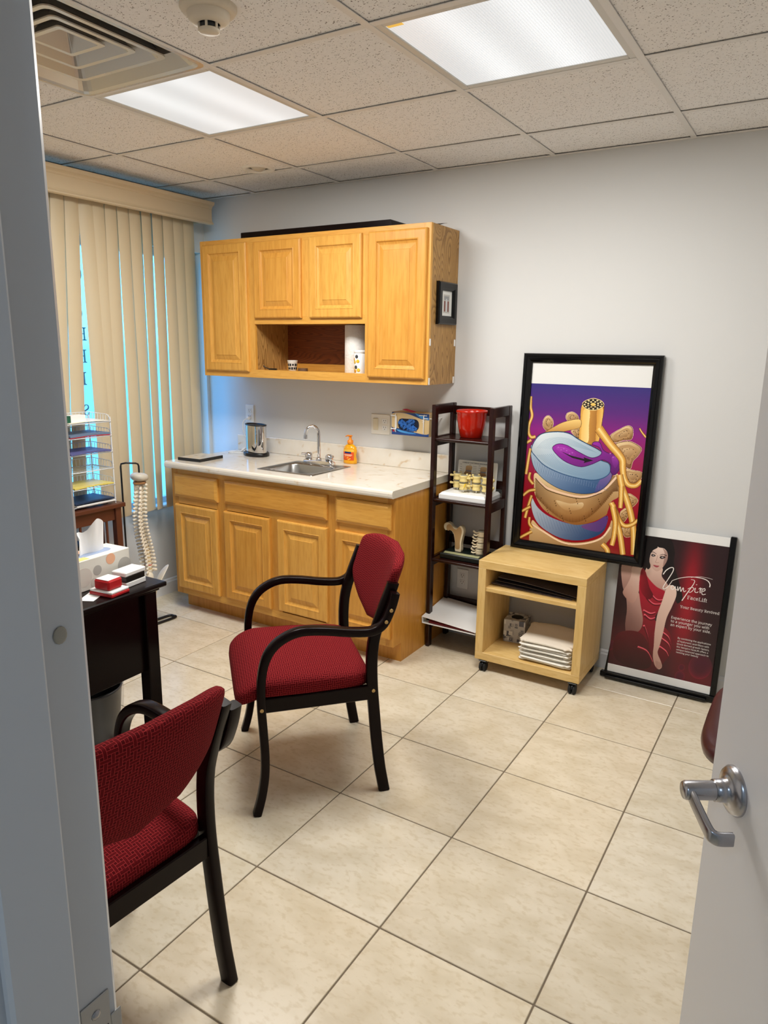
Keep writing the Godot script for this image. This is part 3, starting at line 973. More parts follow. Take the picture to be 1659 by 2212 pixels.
	part("deck_plate", G.new().sm(1).loft([ro.call(0.205, 0.050, 0.012, 0.0, 0), ro.call(0.205, 0.050, 0.012, 0.012, 0), ro.call(0.195, 0.040, 0.012, 0.020, 0)]), M.chrome, c)
	part("spout_collar", G.new().lathe([Vector2(0.017, 0.018), Vector2(0.017, 0.030), Vector2(0.013, 0.036), Vector2(0, 0.036)], 24), M.chrome, c)
	var path := [Vector3(0, 0.03, 0), Vector3(0, 0.09, 0), Vector3(0, 0.16, 0), Vector3(-0.002, 0.190, 0.004), Vector3(-0.014, 0.212, 0.016), Vector3(-0.030, 0.214, 0.034), Vector3(-0.044, 0.200, 0.050), Vector3(-0.050, 0.176, 0.056), Vector3(-0.051, 0.158, 0.057)]
	part("spout", G.new().tube(cr(path, 5), 0.0095, 14), M.chrome, c)
	part("aerator", G.new().tube([Vector3(-0.051, 0.166, 0.057), Vector3(-0.051, 0.146, 0.057)], 0.0115, 14), M.chrome, c)
	for s in [-1.0, 1.0]:
		var k := part("handle", G.new().lathe([Vector2(0.019, 0.018), Vector2(0.023, 0.030), Vector2(0.021, 0.052), Vector2(0.013, 0.060), Vector2(0, 0.060)], 20), M.chrome, c, Vector3(s * 0.072, 0, 0))
		part("lever_tip", G.new().box(Vector3(s * 0.020, 0.052, 0.008), Vector3(0.046, 0.012, 0.016), 0.003, Basis(Vector3.UP, s * -0.5)), M.chrome, k)
	# dark boards stored on top of the cabinet
	single("shelf_board", G.new().mm(Vector3(-0.49, 0, 0.0), Vector3(0.50, 0.034, 0.24), 0.003), M.blackwood, "long dark espresso shelf board lying on top of the wall cabinet", "board", Vector3(0.0, 2.160, 0.03))
	single("curled_sheet", G.new().grid(8, 2, func(u, v): return Vector3(lerpf(0.0, 0.13, u), 0.004 + 0.035 * pow(1.0 - u, 0.6) * (0.4 + 0.6 * v) * 0.5 + 0.012 * u * u * 2.0 * v, lerpf(0.14, 0.0, v)), 0.001), mat(rgb(48, 46, 46), 0.6), "dark curled sheet lying at the end of the wall cabinet top", "sheet", Vector3(0.585, 2.160, 0.08))
	# little picture hung on the end panel
	var p := thing("small_picture", "small black framed picture hung on the side of the wall cabinet", "picture", Vector3(0.747, 1.796, 0.136))
	p.rotation.y = PI / 2
	g = G.new()
	g.xf = Transform3D(Basis(), Vector3(-0.1, -0.1025, 0))
	g.rings(0.2, 0.205, [Vector2(0, 0), Vector2(0, 0.014), Vector2(0.006, 0.020), Vector2(0.030, 0.020), Vector2(0.042, 0.012), Vector2(0.042, 0.006)], false)
	part("frame", g, M.gloss_black, p)
	var cv := Image.create(64, 64, false, Image.FORMAT_RGB8)
	cv.fill(rgb(226, 226, 222))
	cv.fill_rect(Rect2i(14, 10, 36, 46), rgb(190, 186, 180))
	cv.fill_rect(Rect2i(18, 14, 28, 10), rgb(150, 150, 152))
	cv.fill_rect(Rect2i(18, 26, 8, 26), rgb(120, 60, 50))
	cv.fill_rect(Rect2i(38, 26, 8, 26), rgb(120, 60, 50))
	cv.fill_rect(Rect2i(29, 20, 6, 32), rgb(206, 206, 210))
	var pg := G.new()
	pg.uquad(Vector3(-0.06, -0.0625, 0.0065), Vector3(0.06, -0.0625, 0.0065), Vector3(0.06, 0.0625, 0.0065), Vector3(-0.06, 0.0625, 0.0065))
	part("print", pg, printed(cv, 0.15), p)

func printed(im: Image, rough: float) -> StandardMaterial3D:
	var m := mat(Color.WHITE, rough)
	m.albedo_texture = ImageTexture.create_from_image(im)
	m.texture_repeat = false
	return m

# ---------------------------------------------------------------- things on and above the counter
func build_counter_things() -> void:
	var Y := 0.9148
	# soap
	var s := thing("soap_dispenser", "amber liquid soap pump bottle with an orange label beside the faucet", "soap bottle", Vector3(0.122, Y, 0.062))
	var amber := mat(rgb(240, 170, 30), 0.12)
	var b := G.new()
	b.xf = Transform3D(Basis().scaled(Vector3(1, 1, 0.62)), Vector3.ZERO)
	b.lathe([Vector2(0, 0), Vector2(0.040, 0.0), Vector2(0.045, 0.004), Vector2(0.044, 0.02), Vector2(0.039, 0.045), Vector2(0.041, 0.06), Vector2(0.0445, 0.075), Vector2(0.040, 0.095), Vector2(0.026, 0.108), Vector2(0.016, 0.113), Vector2(0.015, 0.122), Vector2(0, 0.122)], 32)
	part("bottle", b, amber, s)
	var oc := mat(rgb(236, 140, 40), 0.3)
	part("pump_collar", G.new().lathe([Vector2(0.016, 0.114), Vector2(0.0175, 0.118), Vector2(0.0175, 0.134), Vector2(0.009, 0.138), Vector2(0.007, 0.156), Vector2(0, 0.156)], 20), oc, s)
	part("pump_head", G.new().box(Vector3(-0.002, 0.161, 0.004), Vector3(0.034, 0.009, 0.014), 0.003).box(Vector3(-0.022, 0.158, 0.008), Vector3(0.014, 0.006, 0.008), 0.002, Basis(Vector3.BACK, 0.4)), oc, s)
	var lc := Image.create(96, 96, false, Image.FORMAT_RGB8)
	lc.fill(rgb(226, 84, 30))
	lc.fill_rect(Rect2i(0, 0, 96, 22), rgb(246, 196, 70))
	lc.fill_rect(Rect2i(22, 20, 52, 16), rgb(28, 44, 110))
	lc.fill_rect(Rect2i(14, 46, 68, 5), rgb(250, 236, 214))
	lc.fill_rect(Rect2i(22, 56, 52, 4), rgb(250, 210, 160))
	for k in 14:
		lc.fill_rect(Rect2i(20 + (k * 37) % 52, 66 + (k * 13) % 22, 9, 7), [rgb(250, 170, 40), rgb(214, 50, 24), rgb(255, 206, 90)][k % 3])
	var lab := G.new()
	for k in 8:
		var a0 := lerpf(-0.95, 0.95, k / 8.0)
		var a1 := lerpf(-0.95, 0.95, (k + 1) / 8.0)
		var pt := func(a: float, y: float) -> Vector3: return Vector3(sin(a) * 0.0445, y, cos(a) * 0.0445 * 0.62 + 0.0008)
		var q := [pt.call(a0, 0.022), pt.call(a1, 0.022), pt.call(a1, 0.084), pt.call(a0, 0.084)]
		var t := [Vector2(k / 8.0, 1), Vector2((k + 1) / 8.0, 1), Vector2((k + 1) / 8.0, 0), Vector2(k / 8.0, 0)]
		for i in [2, 1, 0, 3, 2, 0]:
			lab.st.set_uv(t[i])
			lab.st.add_vertex(q[i])
	part("label", lab, printed(lc, 0.25), s)
	# polished canister
	var c := thing("steel_canister", "mirror-polished oval steel canister standing on a black base", "canister", Vector3(-0.520, Y, 0.150), -0.35)
	var ov := func(rx: float, rz: float, y: float) -> Array:
		var o := []
		for k in 36:
			o.append(Vector3(cos(TAU * k / 36) * rx, y, -sin(TAU * k / 36) * rz))
		return o
	part("base", G.new().sm(1).loft([ov.call(0.098, 0.070, 0.0), ov.call(0.100, 0.072, 0.004), ov.call(0.100, 0.072, 0.018), ov.call(0.094, 0.068, 0.022)]), M.black, c)
	part("body", G.new().sm(1).loft([ov.call(0.094, 0.050, 0.024), ov.call(0.095, 0.052, 0.08), ov.call(0.095, 0.052, 0.186)], false), mat(rgb(214, 212, 210), 0.03, 1.0), c)
	part("rim", G.new().sm(1).loft([ov.call(0.096, 0.053, 0.186), ov.call(0.096, 0.053, 0.192), ov.call(0.088, 0.046, 0.192), ov.call(0.088, 0.046, 0.10), ov.call(0.01, 0.01, 0.10)]), M.black, c)
	# cord of the canister
	var cd := thing("power_cord", "white power cord with plug running from the wall outlet to the steel canister", "cord")
	part("cable", G.new().tube(cr([Vector3(-0.698, 1.120, 0.030), Vector3(-0.712, 1.105, 0.05), Vector3(-0.722, 1.06, 0.045), Vector3(-0.712, 0.99, 0.03), Vector3(-0.675, 0.945, 0.045), Vector3(-0.665, Y + 0.005, 0.08), Vector3(-0.715, Y + 0.004, 0.115), Vector3(-0.740, Y + 0.004, 0.16), Vector3(-0.700, Y + 0.004, 0.19), Vector3(-0.655, Y + 0.006, 0.165), Vector3(-0.62, Y + 0.006, 0.14)], 6), 0.0028, 6), M.white, cd)
	part("plug", G.new().box(Vector3(-0.698, 1.122, 0.018), Vector3(0.026, 0.022, 0.024), 0.005), M.white, cd)
	part("cable_bundle", G.new().tube(cr([Vector3(-0.665, Y + 0.02, 0.10), Vector3(-0.640, Y + 0.03, 0.12), Vector3(-0.655, Y + 0.015, 0.13), Vector3(-0.675, Y + 0.012, 0.115), Vector3(-0.652, Y + 0.034, 0.108), Vector3(-0.638, Y + 0.012, 0.125)], 5), 0.005, 6), M.white, cd)
	# framed tile lying flat
	var f := thing("black_edged_plaque", "flat square plaque with black edges lying on the counter", "plaque", Vector3(-0.680, Y, 0.462), 0.06)
	part("edge", G.new().box(Vector3(0, 0.0085, 0), Vector3(0.17, 0.017, 0.20), 0.001), M.black, f)
	var pc := Image.create(64, 64, false, Image.FORMAT_RGB8)
	pc.fill(rgb(206, 198, 184))
	for k in 9:
		pc.fill_rect(Rect2i(8 + (k * 23) % 44, 6 + (k * 17) % 46, 10, 6), [rgb(226, 214, 190), rgb(176, 160, 140), rgb(214, 188, 150)][k % 3])
	var pg := G.new()
	pg.uquad(Vector3(-0.081, 0.0176, 0.096), Vector3(0.081, 0.0176, 0.096), Vector3(0.081, 0.0176, -0.096), Vector3(-0.081, 0.0176, -0.096))
	part("face", pg, printed(pc, 0.3), f)
	# electric plates
	outlet(Vector3(-0.698, 1.151, 0), "white duplex wall outlet above the counter beside the window")
	outlet(Vector3(0.842, 0.325, 0), "white wall outlet low behind the shelf tower")
	var sw := thing("switch_plate", "ivory two-gang plate with rocker switch and outlet above the counter", "switch plate", Vector3(0.2905, 1.1485, 0))
	part("plate", G.new().box(Vector3(0, 0, 0.003), Vector3(0.127, 0.115, 0.006), 0.0025), M.ivory, sw)
	part("rocker", G.new().box(Vector3(-0.030, 0, 0.008), Vector3(0.033, 0.067, 0.006), 0.002, Basis(Vector3.RIGHT, 0.05)), mat(rgb(222, 210, 182), 0.4), sw)
	sockets(sw, Vector3(0.030, 0, 0))
	# glove box and its wire bracket
	var h := thing("wire_glove_holder", "white wire bracket on the wall holding the glove carton", "bracket", Vector3(0.546, 1.180, 0))
	for x in [-0.09, 0.085]:
		part("wire_loop", G.new().tube([Vector3(x, 0.048, 0.002), Vector3(x, 0.048, 0.112), Vector3(x, 0.042, 0.118), Vector3(x, -0.046, 0.118), Vector3(x, -0.052, 0.112), Vector3(x, -0.0715, 0.05), Vector3(x, -0.0715, 0.002)], 0.0028, 6), M.white, h)
	for y in [0.03, -0.066]:
		part("cross_wire", G.new().tube([Vector3(0.085, y, 0.12 if y > 0 else 0.05), Vector3(0.135, y, 0.10 if y > 0 else 0.05), Vector3(0.135, y, 0.004)], 0.0026, 6), M.white, h)
	part("front_hook", G.new().tube([Vector3(-0.118, 0.036, 0.118), Vector3(-0.085, 0.036, 0.122), Vector3(-0.082, 0.03, 0.122), Vector3(-0.082, -0.03, 0.122), Vector3(-0.085, -0.036, 0.122), Vector3(-0.118, -0.036, 0.118)], 0.003, 6), M.white, h)
	var gb := thing("glove_box", "blue and tan carton of blue gloves in a wire bracket", "glove box", Vector3(0.546, 1.180, 0.062))
	var gc := Image.create(240, 128, false, Image.FORMAT_RGB8)
	gc.fill(rgb(24, 60, 120))
	fill_poly(gc, cr([Vector2(0, 12), Vector2(60, 2), Vector2(120, 10), Vector2(190, 30), Vector2(239, 34), Vector2(239, 110), Vector2(150, 108), Vector2(60, 92), Vector2(0, 84)], 6, true), rgb(214, 188, 140), rgb(200, 172, 122), Vector2.DOWN)
	fill_poly(gc, cr([Vector2(150, 0), Vector2(200, 14), Vector2(239, 22), Vector2(239, 34), Vector2(190, 26)], 5, true), rgb(70, 150, 210), rgb(40, 110, 180), Vector2.RIGHT)
	fill_poly(gc, cr([Vector2(20, 96), Vector2(80, 104), Vector2(160, 114), Vector2(120, 118), Vector2(60, 112)], 5, true), rgb(80, 160, 214), rgb(50, 120, 190), Vector2.RIGHT)
	gc.fill_rect(Rect2i(6, 100, 12, 12), rgb(200, 40, 60))
	gc.fill_rect(Rect2i(176, 8, 50, 4), rgb(236, 230, 220))
	part("carton", G.new().box(Vector3(0, -0.006, 0), Vector3(0.232, 0.124, 0.10), 0.001), mat(rgb(206, 180, 132), 0.6), gb)
	var fg := G.new()
	fg.uquad(Vector3(-0.115, -0.067, 0.0506), Vector3(0.115, -0.067, 0.0506), Vector3(0.115, 0.055, 0.0506), Vector3(-0.115, 0.055, 0.0506))
	part("front_print", fg, printed(gc, 0.45), gb)
	part("opening", G.new().prism(rrect(0.13, 0.062, 0.026), 0.0508, 0.0513), mat(rgb(10, 20, 44), 0.8), gb, Vector3(-0.01, -0.008, 0))
	var rng := RandomNumberGenerator.new()
	rng.seed = 4
	for k in 7:
		var p0 := Vector3(rng.randf_range(-0.06, 0.03), rng.randf_range(-0.04, 0.008), 0.050)
		part("glove", G.new().pillow(14, 8, 0.9, 0.8, func(x, y, z): return p0 + Vector3(x * 0.024 + 0.007 * sin(y * 5.0 + k), y * 0.015 + 0.006 * sin(x * 6.0 + k), z * 0.009 + 0.003 * sin(x * 9.0))), mat(rgb(30, 96, 176), 0.6), gb)
	words("A", 0.017, M.white, gb, Vector3(0.066, 0.020, 0.0512), Basis(Vector3.BACK, -PI / 2 + 0.25), "Droid Sans")
	single("pink_note", G.new().grid(4, 2, func(u, v): return Vector3((u - 0.5) * 0.06, 0.012 * (1 - u) , (0.5 - v) * 0.045), 0.002), mat(rgb(226, 60, 120), 0.6), "small pink slip lying on top of the glove carton", "slip", Vector3(0.515, 1.2385, 0.07))
	# inside the niche
	var NY := 1.4373
	var tw := thing("paper_towel_roll", "white quilted paper towel roll standing in the cabinet niche", "paper towel", Vector3(0.216, NY, 0.135))
	var qm := mat(rgb(238, 236, 232), 0.95)
	var qn := FastNoiseLite.new()
	qn.frequency = 0.04
	var nt := NoiseTexture2D.new()
	nt.noise = qn
	nt.seamless = true
	nt.as_normal_map = true
	nt.width = 128
	nt.height = 128
	qm.normal_enabled = true
	qm.normal_texture = nt
	qm.normal_scale = 0.35
	qm.uv1_triplanar = true
	qm.uv1_scale = Vector3(12, 12, 12)
	part("roll", G.new().lathe([Vector2(0.02, 0), Vector2(0.0675, 0.0), Vector2(0.069, 0.003), Vector2(0.0685, 0.252), Vector2(0.066, 0.256), Vector2(0.02, 0.256)], 40), qm, tw)
	part("core", G.new().lathe([Vector2(0.02, 0.256), Vector2(0.019, 0.0)], 20), mat(rgb(150, 120, 90), 0.9), tw)
	var ca := thing("flower_canister", "white canister printed with yellow flowers in front of the paper towel roll", "canister", Vector3(0.300, NY, 0.225))
	part("can", G.new().lathe([Vector2(0, 0), Vector2(0.036, 0), Vector2(0.037, 0.003), Vector2(0.037, 0.112), Vector2(0, 0.112)], 32), M.white, ca)
	part("lid", G.new().lathe([Vector2(0.037, 0.108), Vector2(0.0385, 0.109), Vector2(0.0385, 0.122), Vector2(0.034, 0.124), Vector2(0, 0.124)], 32), M.white, ca)
	for q in [[-0.9, 0.03, 0], [-0.5, 0.062, 0], [-0.25, 0.035, 1], [0.1, 0.066, 0], [-0.75, 0.075, 2], [0.2, 0.02, 0], [-0.4, 0.015, 2], [-0.1, 0.09, 1]]:
		var a: float = q[0]
		var o := part("flower", G.new().pillow(10, 4, 1, 1, func(x, y, z): return Vector3(x * 0.010, y * 0.010, z * 0.0008)), [mat(rgb(232, 190, 50), 0.5), mat(rgb(60, 62, 66), 0.5), mat(rgb(206, 150, 40), 0.5)][q[2]], ca)
		o.transform = Transform3D(Basis(Vector3.UP, a), Vector3(sin(a) * 0.0372, q[1], cos(a) * 0.0372))
	var cu := thing("paper_cup", "small patterned dark paper cup in the cabinet niche", "cup", Vector3(-0.178, NY, 0.21))
	part("cup_wall", G.new().lathe([Vector2(0, 0), Vector2(0.022, 0), Vector2(0.029, 0.058), Vector2(0.0305, 0.060), Vector2(0.0285, 0.060), Vector2(0.021, 0.003), Vector2(0, 0.003)], 28), M.white, cu)
	for k in 22:
		var a := TAU * (k % 11) / 11.0 + (0.2 if k > 10 else 0.0)
		var y := 0.016 if k < 11 else 0.036
		var rr := lerpf(0.0222, 0.0292, y / 0.058)
		var o := part("printed_patch", G.new().box(Vector3.ZERO, Vector3(0.010, 0.015 if k % 2 else 0.011, 0.0008), 0.0002), M.black_matte, cu)
		o.transform = Transform3D(Basis(Vector3.UP, a), Vector3(sin(a) * rr, y, cos(a) * rr))
	single("tape_roll", G.new().lathe([Vector2(0.012, 0), Vector2(0.028, 0), Vector2(0.028, 0.018), Vector2(0.012, 0.018), Vector2(0.012, 0)], 28, false), mat(rgb(96, 70, 50), 0.5), "small roll of brown tape lying in the cabinet niche", "tape", Vector3(-0.100, NY, 0.215))
	var bt := thing("black_clip", "small black clip with a thin handle lying in the cabinet niche", "clip", Vector3(-0.330, NY, 0.22), 0.3)
	part("body", G.new().box(Vector3(0.012, 0.006, 0), Vector3(0.05, 0.011, 0.018), 0.003), M.black, bt)
	part("handle", G.new().tube([Vector3(-0.01, 0.008, 0), Vector3(-0.035, 0.016, 0), Vector3(-0.05, 0.028, 0)], 0.003, 6), M.black, bt)

func sockets(parent: Node3D, at: Vector3) -> void:
	var dk := mat(rgb(40, 38, 36), 0.6)
	for y in [0.019, -0.019]:
		var r := part("receptacle", G.new().box(Vector3(0, 0, 0.0065), Vector3(0.033, 0.028, 0.003), 0.001), M.white, parent, at + Vector3(0, y, 0))
		for x in [-0.0065, 0.0065]:
			part("slot", G.new().box(Vector3(x, 0.004, 0.0082), Vector3(0.0024, 0.008, 0.0006)), dk, r)
		part("slot", G.new().box(Vector3(0, -0.007, 0.0082), Vector3(0.004, 0.004, 0.0006)), dk, r)

func outlet(at: Vector3, label: String) -> void:
	var o := thing("wall_outlet", label, "outlet", at)
	part("plate", G.new().box(Vector3(0, 0, 0.003), Vector3(0.070, 0.114, 0.006), 0.0025), M.white, o)
	sockets(o, Vector3.ZERO)

# ---------------------------------------------------------------- dark shelf tower and its models
func build_tower() -> void:
	var t := thing("shelf_tower", "tall narrow espresso wood shelf tower beside the base cabinet", "shelf")
	for x in [0.769, 1.082]:
		for z in [0.045, 0.252]:
			part("post", G.new().box(Vector3(x, 0.65, z), Vector3(0.022, 1.30, 0.036), 0.003), M.espresso, t)
		for e in [[1.275, 0.05], [1.115, 0.05], [0.800, 0.05], [0.478, 0.05], [0.125, 0.05]]:
			part("side_rail", G.new().box(Vector3(x, e[0], 0.1485), Vector3(0.018, e[1], 0.171), 0.002), M.espresso, t)
	for y in [1.135, 0.820, 0.498, 0.143]:
		var g := G.new()
		g.mm(Vector3(0.774, y - 0.018, 0.03), Vector3(1.070, y, 0.252))
		g.tube([Vector3(0.774, y - 0.009, 0.252), Vector3(1.070, y - 0.009, 0.252)], 0.009, 12)
		part("shelf_board", g, M.espresso, t)
	for y in [1.262, 0.885, 0.56, 0.21]:
		part("back_rail", G.new().mm(Vector3(0.774, y - 0.022, 0.032), Vector3(1.070, y + 0.022, 0.042), 0.002), M.espresso, t)
	# red pot
	var p := thing("flower_pot", "glossy red ceramic planter pot on top of the shelf tower", "pot", Vector3(0.918, 1.1352, 0.135))
	var pr := []
	var seg := 48
	var rs := []
	for q in [[0.052, 0.0], [0.056, 0.003], [0.066, 0.045], [0.074, 0.09], [0.0765, 0.122], [0.079, 0.126], [0.0805, 0.132], [0.079, 0.138], [0.074, 0.138], [0.071, 0.12], [0.05, 0.02], [0.002, 0.018]]:
		var r := []
		for k in seg:
			var a := TAU * k / seg
			var rad: float = q[0] * (1.0 + (0.006 * cos(a * 16.0) if q[1] > 0.002 and q[1] < 0.11 else 0.0))
			r.append(Vector3(cos(a) * rad, q[1], -sin(a) * rad))
		rs.append(r)
	part("bowl", G.new().sm(1).loft(rs), M.red_glaze, p)
	# vertebra comparison model
	var v := thing("vertebra_model", "row of yellow lumbar vertebra models on a white stand with a printed card", "anatomical model", Vector3(0.925, 0.8205, 0.135))
	part("stand", G.new().loft([[Vector3(-0.130, 0, 0.100), Vector3(0.130, 0, 0.100), Vector3(0.130, 0, -0.092), Vector3(-0.130, 0, -0.092)], [Vector3(-0.130, 0.020, 0.100), Vector3(0.130, 0.020, 0.100), Vector3(0.130, 0.020, -0.092), Vector3(-0.130, 0.020, -0.092)], [Vector3(-0.118, 0.032, 0.086), Vector3(0.118, 0.032, 0.086), Vector3(0.122, 0.032, -0.085), Vector3(-0.122, 0.032, -0.085)]]), M.white, v)
	var cim := Image.create(220, 150, false, Image.FORMAT_RGB8)
	cim.fill(rgb(236, 234, 226))
	for k in 4:
		for r in 5:
			cim.fill_rect(Rect2i(8 + k * 54, 22 + r * 12, 10, 2), rgb(150, 146, 140))
	for k in 2:
		var cx := 60 + k * 84
		fill_poly(cim, cr([Vector2(cx - 16, 30), Vector2(cx + 16, 28), Vector2(cx + 18, 44), Vector2(cx + 14, 56), Vector2(cx + 18, 74), Vector2(cx, 84), Vector2(cx - 16, 78), Vector2(cx - 26, 70), Vector2(cx - 18, 56)], 4, true), rgb(214, 180, 130), rgb(140, 96, 60), Vector2.DOWN)
		cim.fill_rect(Rect2i(cx - 14, 52, 30, 6), rgb(110, 120, 140))
		for r in 6:
			cim.fill_rect(Rect2i(cx + 24, 28 + r * 9, 20, 2), rgb(160, 156, 150))
	var cg := G.new()
	cg.uquad(Vector3(-0.104, 0, 0.0013), Vector3(0.114, 0, 0.0013), Vector3(0.114, 0.150, 0.0013), Vector3(-0.104, 0.150, 0.0013))
	var card := part("card", G.new().prism(shifted(rrect(0.224, 0.150, 0.008), Vector2(0.005, 0.075)), 0, 0.001), M.paper, v, Vector3(0, 0.032, -0.062))
	card.rotation.x = -0.10
	part("card_print", cg, printed(cim, 0.4), card)
	words("LUMBAR VERTEBRAE DEGENERATION", 0.0066, mat(rgb(50, 46, 44), 0.6), card, Vector3(0.002, 0.132, 0.0016), Basis(), "Droid Serif", HORIZONTAL_ALIGNMENT_CENTER)
	for k in 4:
		var sp := Vector3([-0.078, -0.022, 0.042, 0.098][k], 0.032, [-0.01, 0.035, 0.015, 0.02][k])
		vertebra_pair(v, sp, [0.5, -0.7, 0.6, -0.4][k], k)
	# femur and spine section on a black stand
	var f := thing("femur_model", "cut hip bone model and short spine section on a black stand", "anatomical model", Vector3(0.925, 0.4985, 0.145))
	part("stand", G.new().box(Vector3(0.0, 0.014, 0.0), Vector3(0.235, 0.028, 0.17), 0.004), mat(rgb(9, 20, 18), 0.4), f)
	part("name_plate", G.new().box(Vector3(0.0, 0.030, 0.062), Vector3(0.20, 0.002, 0.022), 0.0004, Basis(Vector3.RIGHT, 0.2)), mat(rgb(160, 160, 120), 0.5), f)
	var fo := cr([Vector2(-0.016, 0), Vector2(-0.019, 0.04), Vector2(-0.024, 0.075), Vector2(-0.034, 0.100), Vector2(-0.058, 0.112), Vector2(-0.076, 0.106), Vector2(-0.087, 0.120), Vector2(-0.084, 0.140), Vector2(-0.066, 0.150), Vector2(-0.048, 0.142), Vector2(-0.036, 0.128), Vector2(-0.014, 0.122), Vector2(0.006, 0.140), Vector2(0.020, 0.134), Vector2(0.028, 0.112), Vector2(0.022, 0.080), Vector2(0.016, 0.045), Vector2(0.015, 0)], 4, true)
	var fem := part("femur", G.new().prism(PackedVector2Array(fo), -0.016, 0.012), M.bone, f, Vector3(-0.045, 0.028, 0.0))
	var inner := PackedVector2Array()
	for q in fo:
		inner.append(Vector2((q.x + 0.018) * 0.78 - 0.018, (q.y - 0.1) * 0.84 + 0.1))
	part("marrow", G.new().prism(inner, 0.011, 0.0128), mat(rgb(176, 140, 92), 0.7), fem)
	for k in 4:
		var vb := part("vertebral_body", G.new().lathe([Vector2(0, 0), Vector2(0.021, 0), Vector2(0.018, 0.009), Vector2(0.018, 0.016), Vector2(0.021, 0.026), Vector2(0, 0.026)], 20), M.bone, f, Vector3(0.068 + [0.0, 0.004, 0.006, 0.010][k], 0.028 + k * 0.032, -0.01))
		part("process", G.new().tube(cr([Vector3(-0.014, 0.018, 0), Vector3(-0.032, 0.016, 0.004), Vector3(-0.046, 0.026, 0.006)], 3), 0.0055, 7), M.bone, vb)
		part("process", G.new().tube(cr([Vector3(-0.01, 0.012, 0.01), Vector3(-0.026, 0.004, 0.014), Vector3(-0.040, 0.008, 0.014)], 3), 0.0045, 7), M.bone, vb)
		part("disc", G.new().lathe([Vector2(0, 0.026), Vector2(0.019, 0.026), Vector2(0.020, 0.029), Vector2(0.019, 0.032), Vector2(0, 0.032)], 18), M.disc_grey, vb)
	# ring binder on the lowest board
	var b := thing("ring_binder", "white ring binder lying open-edged on the lowest tower shelf", "binder", Vector3(0.755, 0.1785, 0.0472))
	b.rotation.x = 0.13 # its back end rides up on the tower's back rail
	part("lower_cover", G.new().mm(Vector3(0, 0, 0), Vector3(0.312, 0.003, 0.262), 0.001), M.white, b)
	part("spine", G.new().mm(Vector3(0, 0.003, 0), Vector3(0.003, 0.038, 0.262), 0.001), M.white, b)
	var uc := part("upper_cover", G.new().mm(Vector3(0, 0, 0), Vector3(0.314, 0.003, 0.262), 0.001), M.white, b, Vector3(0, 0.0375, 0))
	uc.rotation.z = -0.078
	var pg := G.new()
	pg.loft([[Vector3(0.035, 0.0035, 0.25), Vector3(0.30, 0.0035, 0.25), Vector3(0.30, 0.0035, 0.01), Vector3(0.035, 0.0035, 0.01)], [Vector3(0.035, 0.014, 0.25), Vector3(0.30, 0.007, 0.25), Vector3(0.30, 0.007, 0.01), Vector3(0.035, 0.014, 0.01)]])
	part("page_block", pg, mat(rgb(120, 24, 34), 0.8), b)
	for z in [0.235, 0.135, 0.035]:
		part("ring", G.new().tube(cr([Vector3(0.012, 0.006, z), Vector3(0.012, 0.022, z), Vector3(0.022, 0.028, z), Vector3(0.034, 0.022, z), Vector3(0.036, 0.006, z)], 4), 0.0022, 6), M.brass, b)

func shifted(p: PackedVector2Array, by: Vector2) -> PackedVector2Array:
	var o := PackedVector2Array()
	for q in p:
		o.append(q + by)
	return o

func vertebra_pair(parent: Node3D, at: Vector3, turn: float, kind: int) -> void:
	var n := Node3D.new()
	n.name = "vertebra_pair"
	parent.add_child(n, true)
	n.position = at
	n.rotation.y = turn
	part("post", G.new().tube([Vector3(0, 0, 0), Vector3(0, 0.02, 0)], 0.003, 8), M.chrome, n)
	var g := G.new()
	for y in [0.014, 0.055]:
		g.xf = Transform3D(Basis(), Vector3(0, y, 0))
		g.lathe([Vector2(0, 0), Vector2(0.021, 0), Vector2(0.0225, 0.004), Vector2(0.0185, 0.012), Vector2(0.0185, 0.02), Vector2(0.0225, 0.029), Vector2(0.021, 0.033), Vector2(0, 0.033)], 20)
	for y in [0.034, 0.074]:
		for e in [[Vector3(0.034, 0.002, -0.016), 0.006], [Vector3(-0.034, 0.002, -0.016), 0.006], [Vector3(0, -0.008, -0.050), 0.007], [Vector3(0.016, 0.014, -0.026), 0.006], [Vector3(-0.016, 0.014, -0.026), 0.006], [Vector3(0.016, -0.014, -0.026), 0.006], [Vector3(-0.016, -0.014, -0.026), 0.006]]:
			g.xf = Transform3D(Basis(), Vector3(0, y, 0))
			g.tube(cr([Vector3(e[0].x * 0.3, 0, -0.012), e[0] * Vector3(0.6, 0.3, 0.8), e[0]], 3), e[1], 8)
			g.ball(e[0], Vector3.ONE * e[1] * 1.15, 8)
	g.xf = Transform3D()
	part("bones", g, M.bone_yellow, n)
	part("disc", G.new().lathe([Vector2(0, 0.047), Vector2(0.0124, 0.047), Vector2(0.0235, 0.051), Vector2(0.0124, 0.055), Vector2(0, 0.055)], 20), M.disc_grey, n)
	part("end_plate", G.new().lathe([Vector2(0.019, 0.088), Vector2(0.017, 0.0895), Vector2(0, 0.0895)], 20), M.disc_grey, n)
	if kind % 2 == 1:
		part("nerve", G.new().tube(cr([Vector3(0.008, 0.05, -0.012), Vector3(0.026, 0.044, 0.004), Vector3(0.036, 0.030, 0.014)], 4), 0.003, 7), mat(rgb(240, 200, 40), 0.4), n)

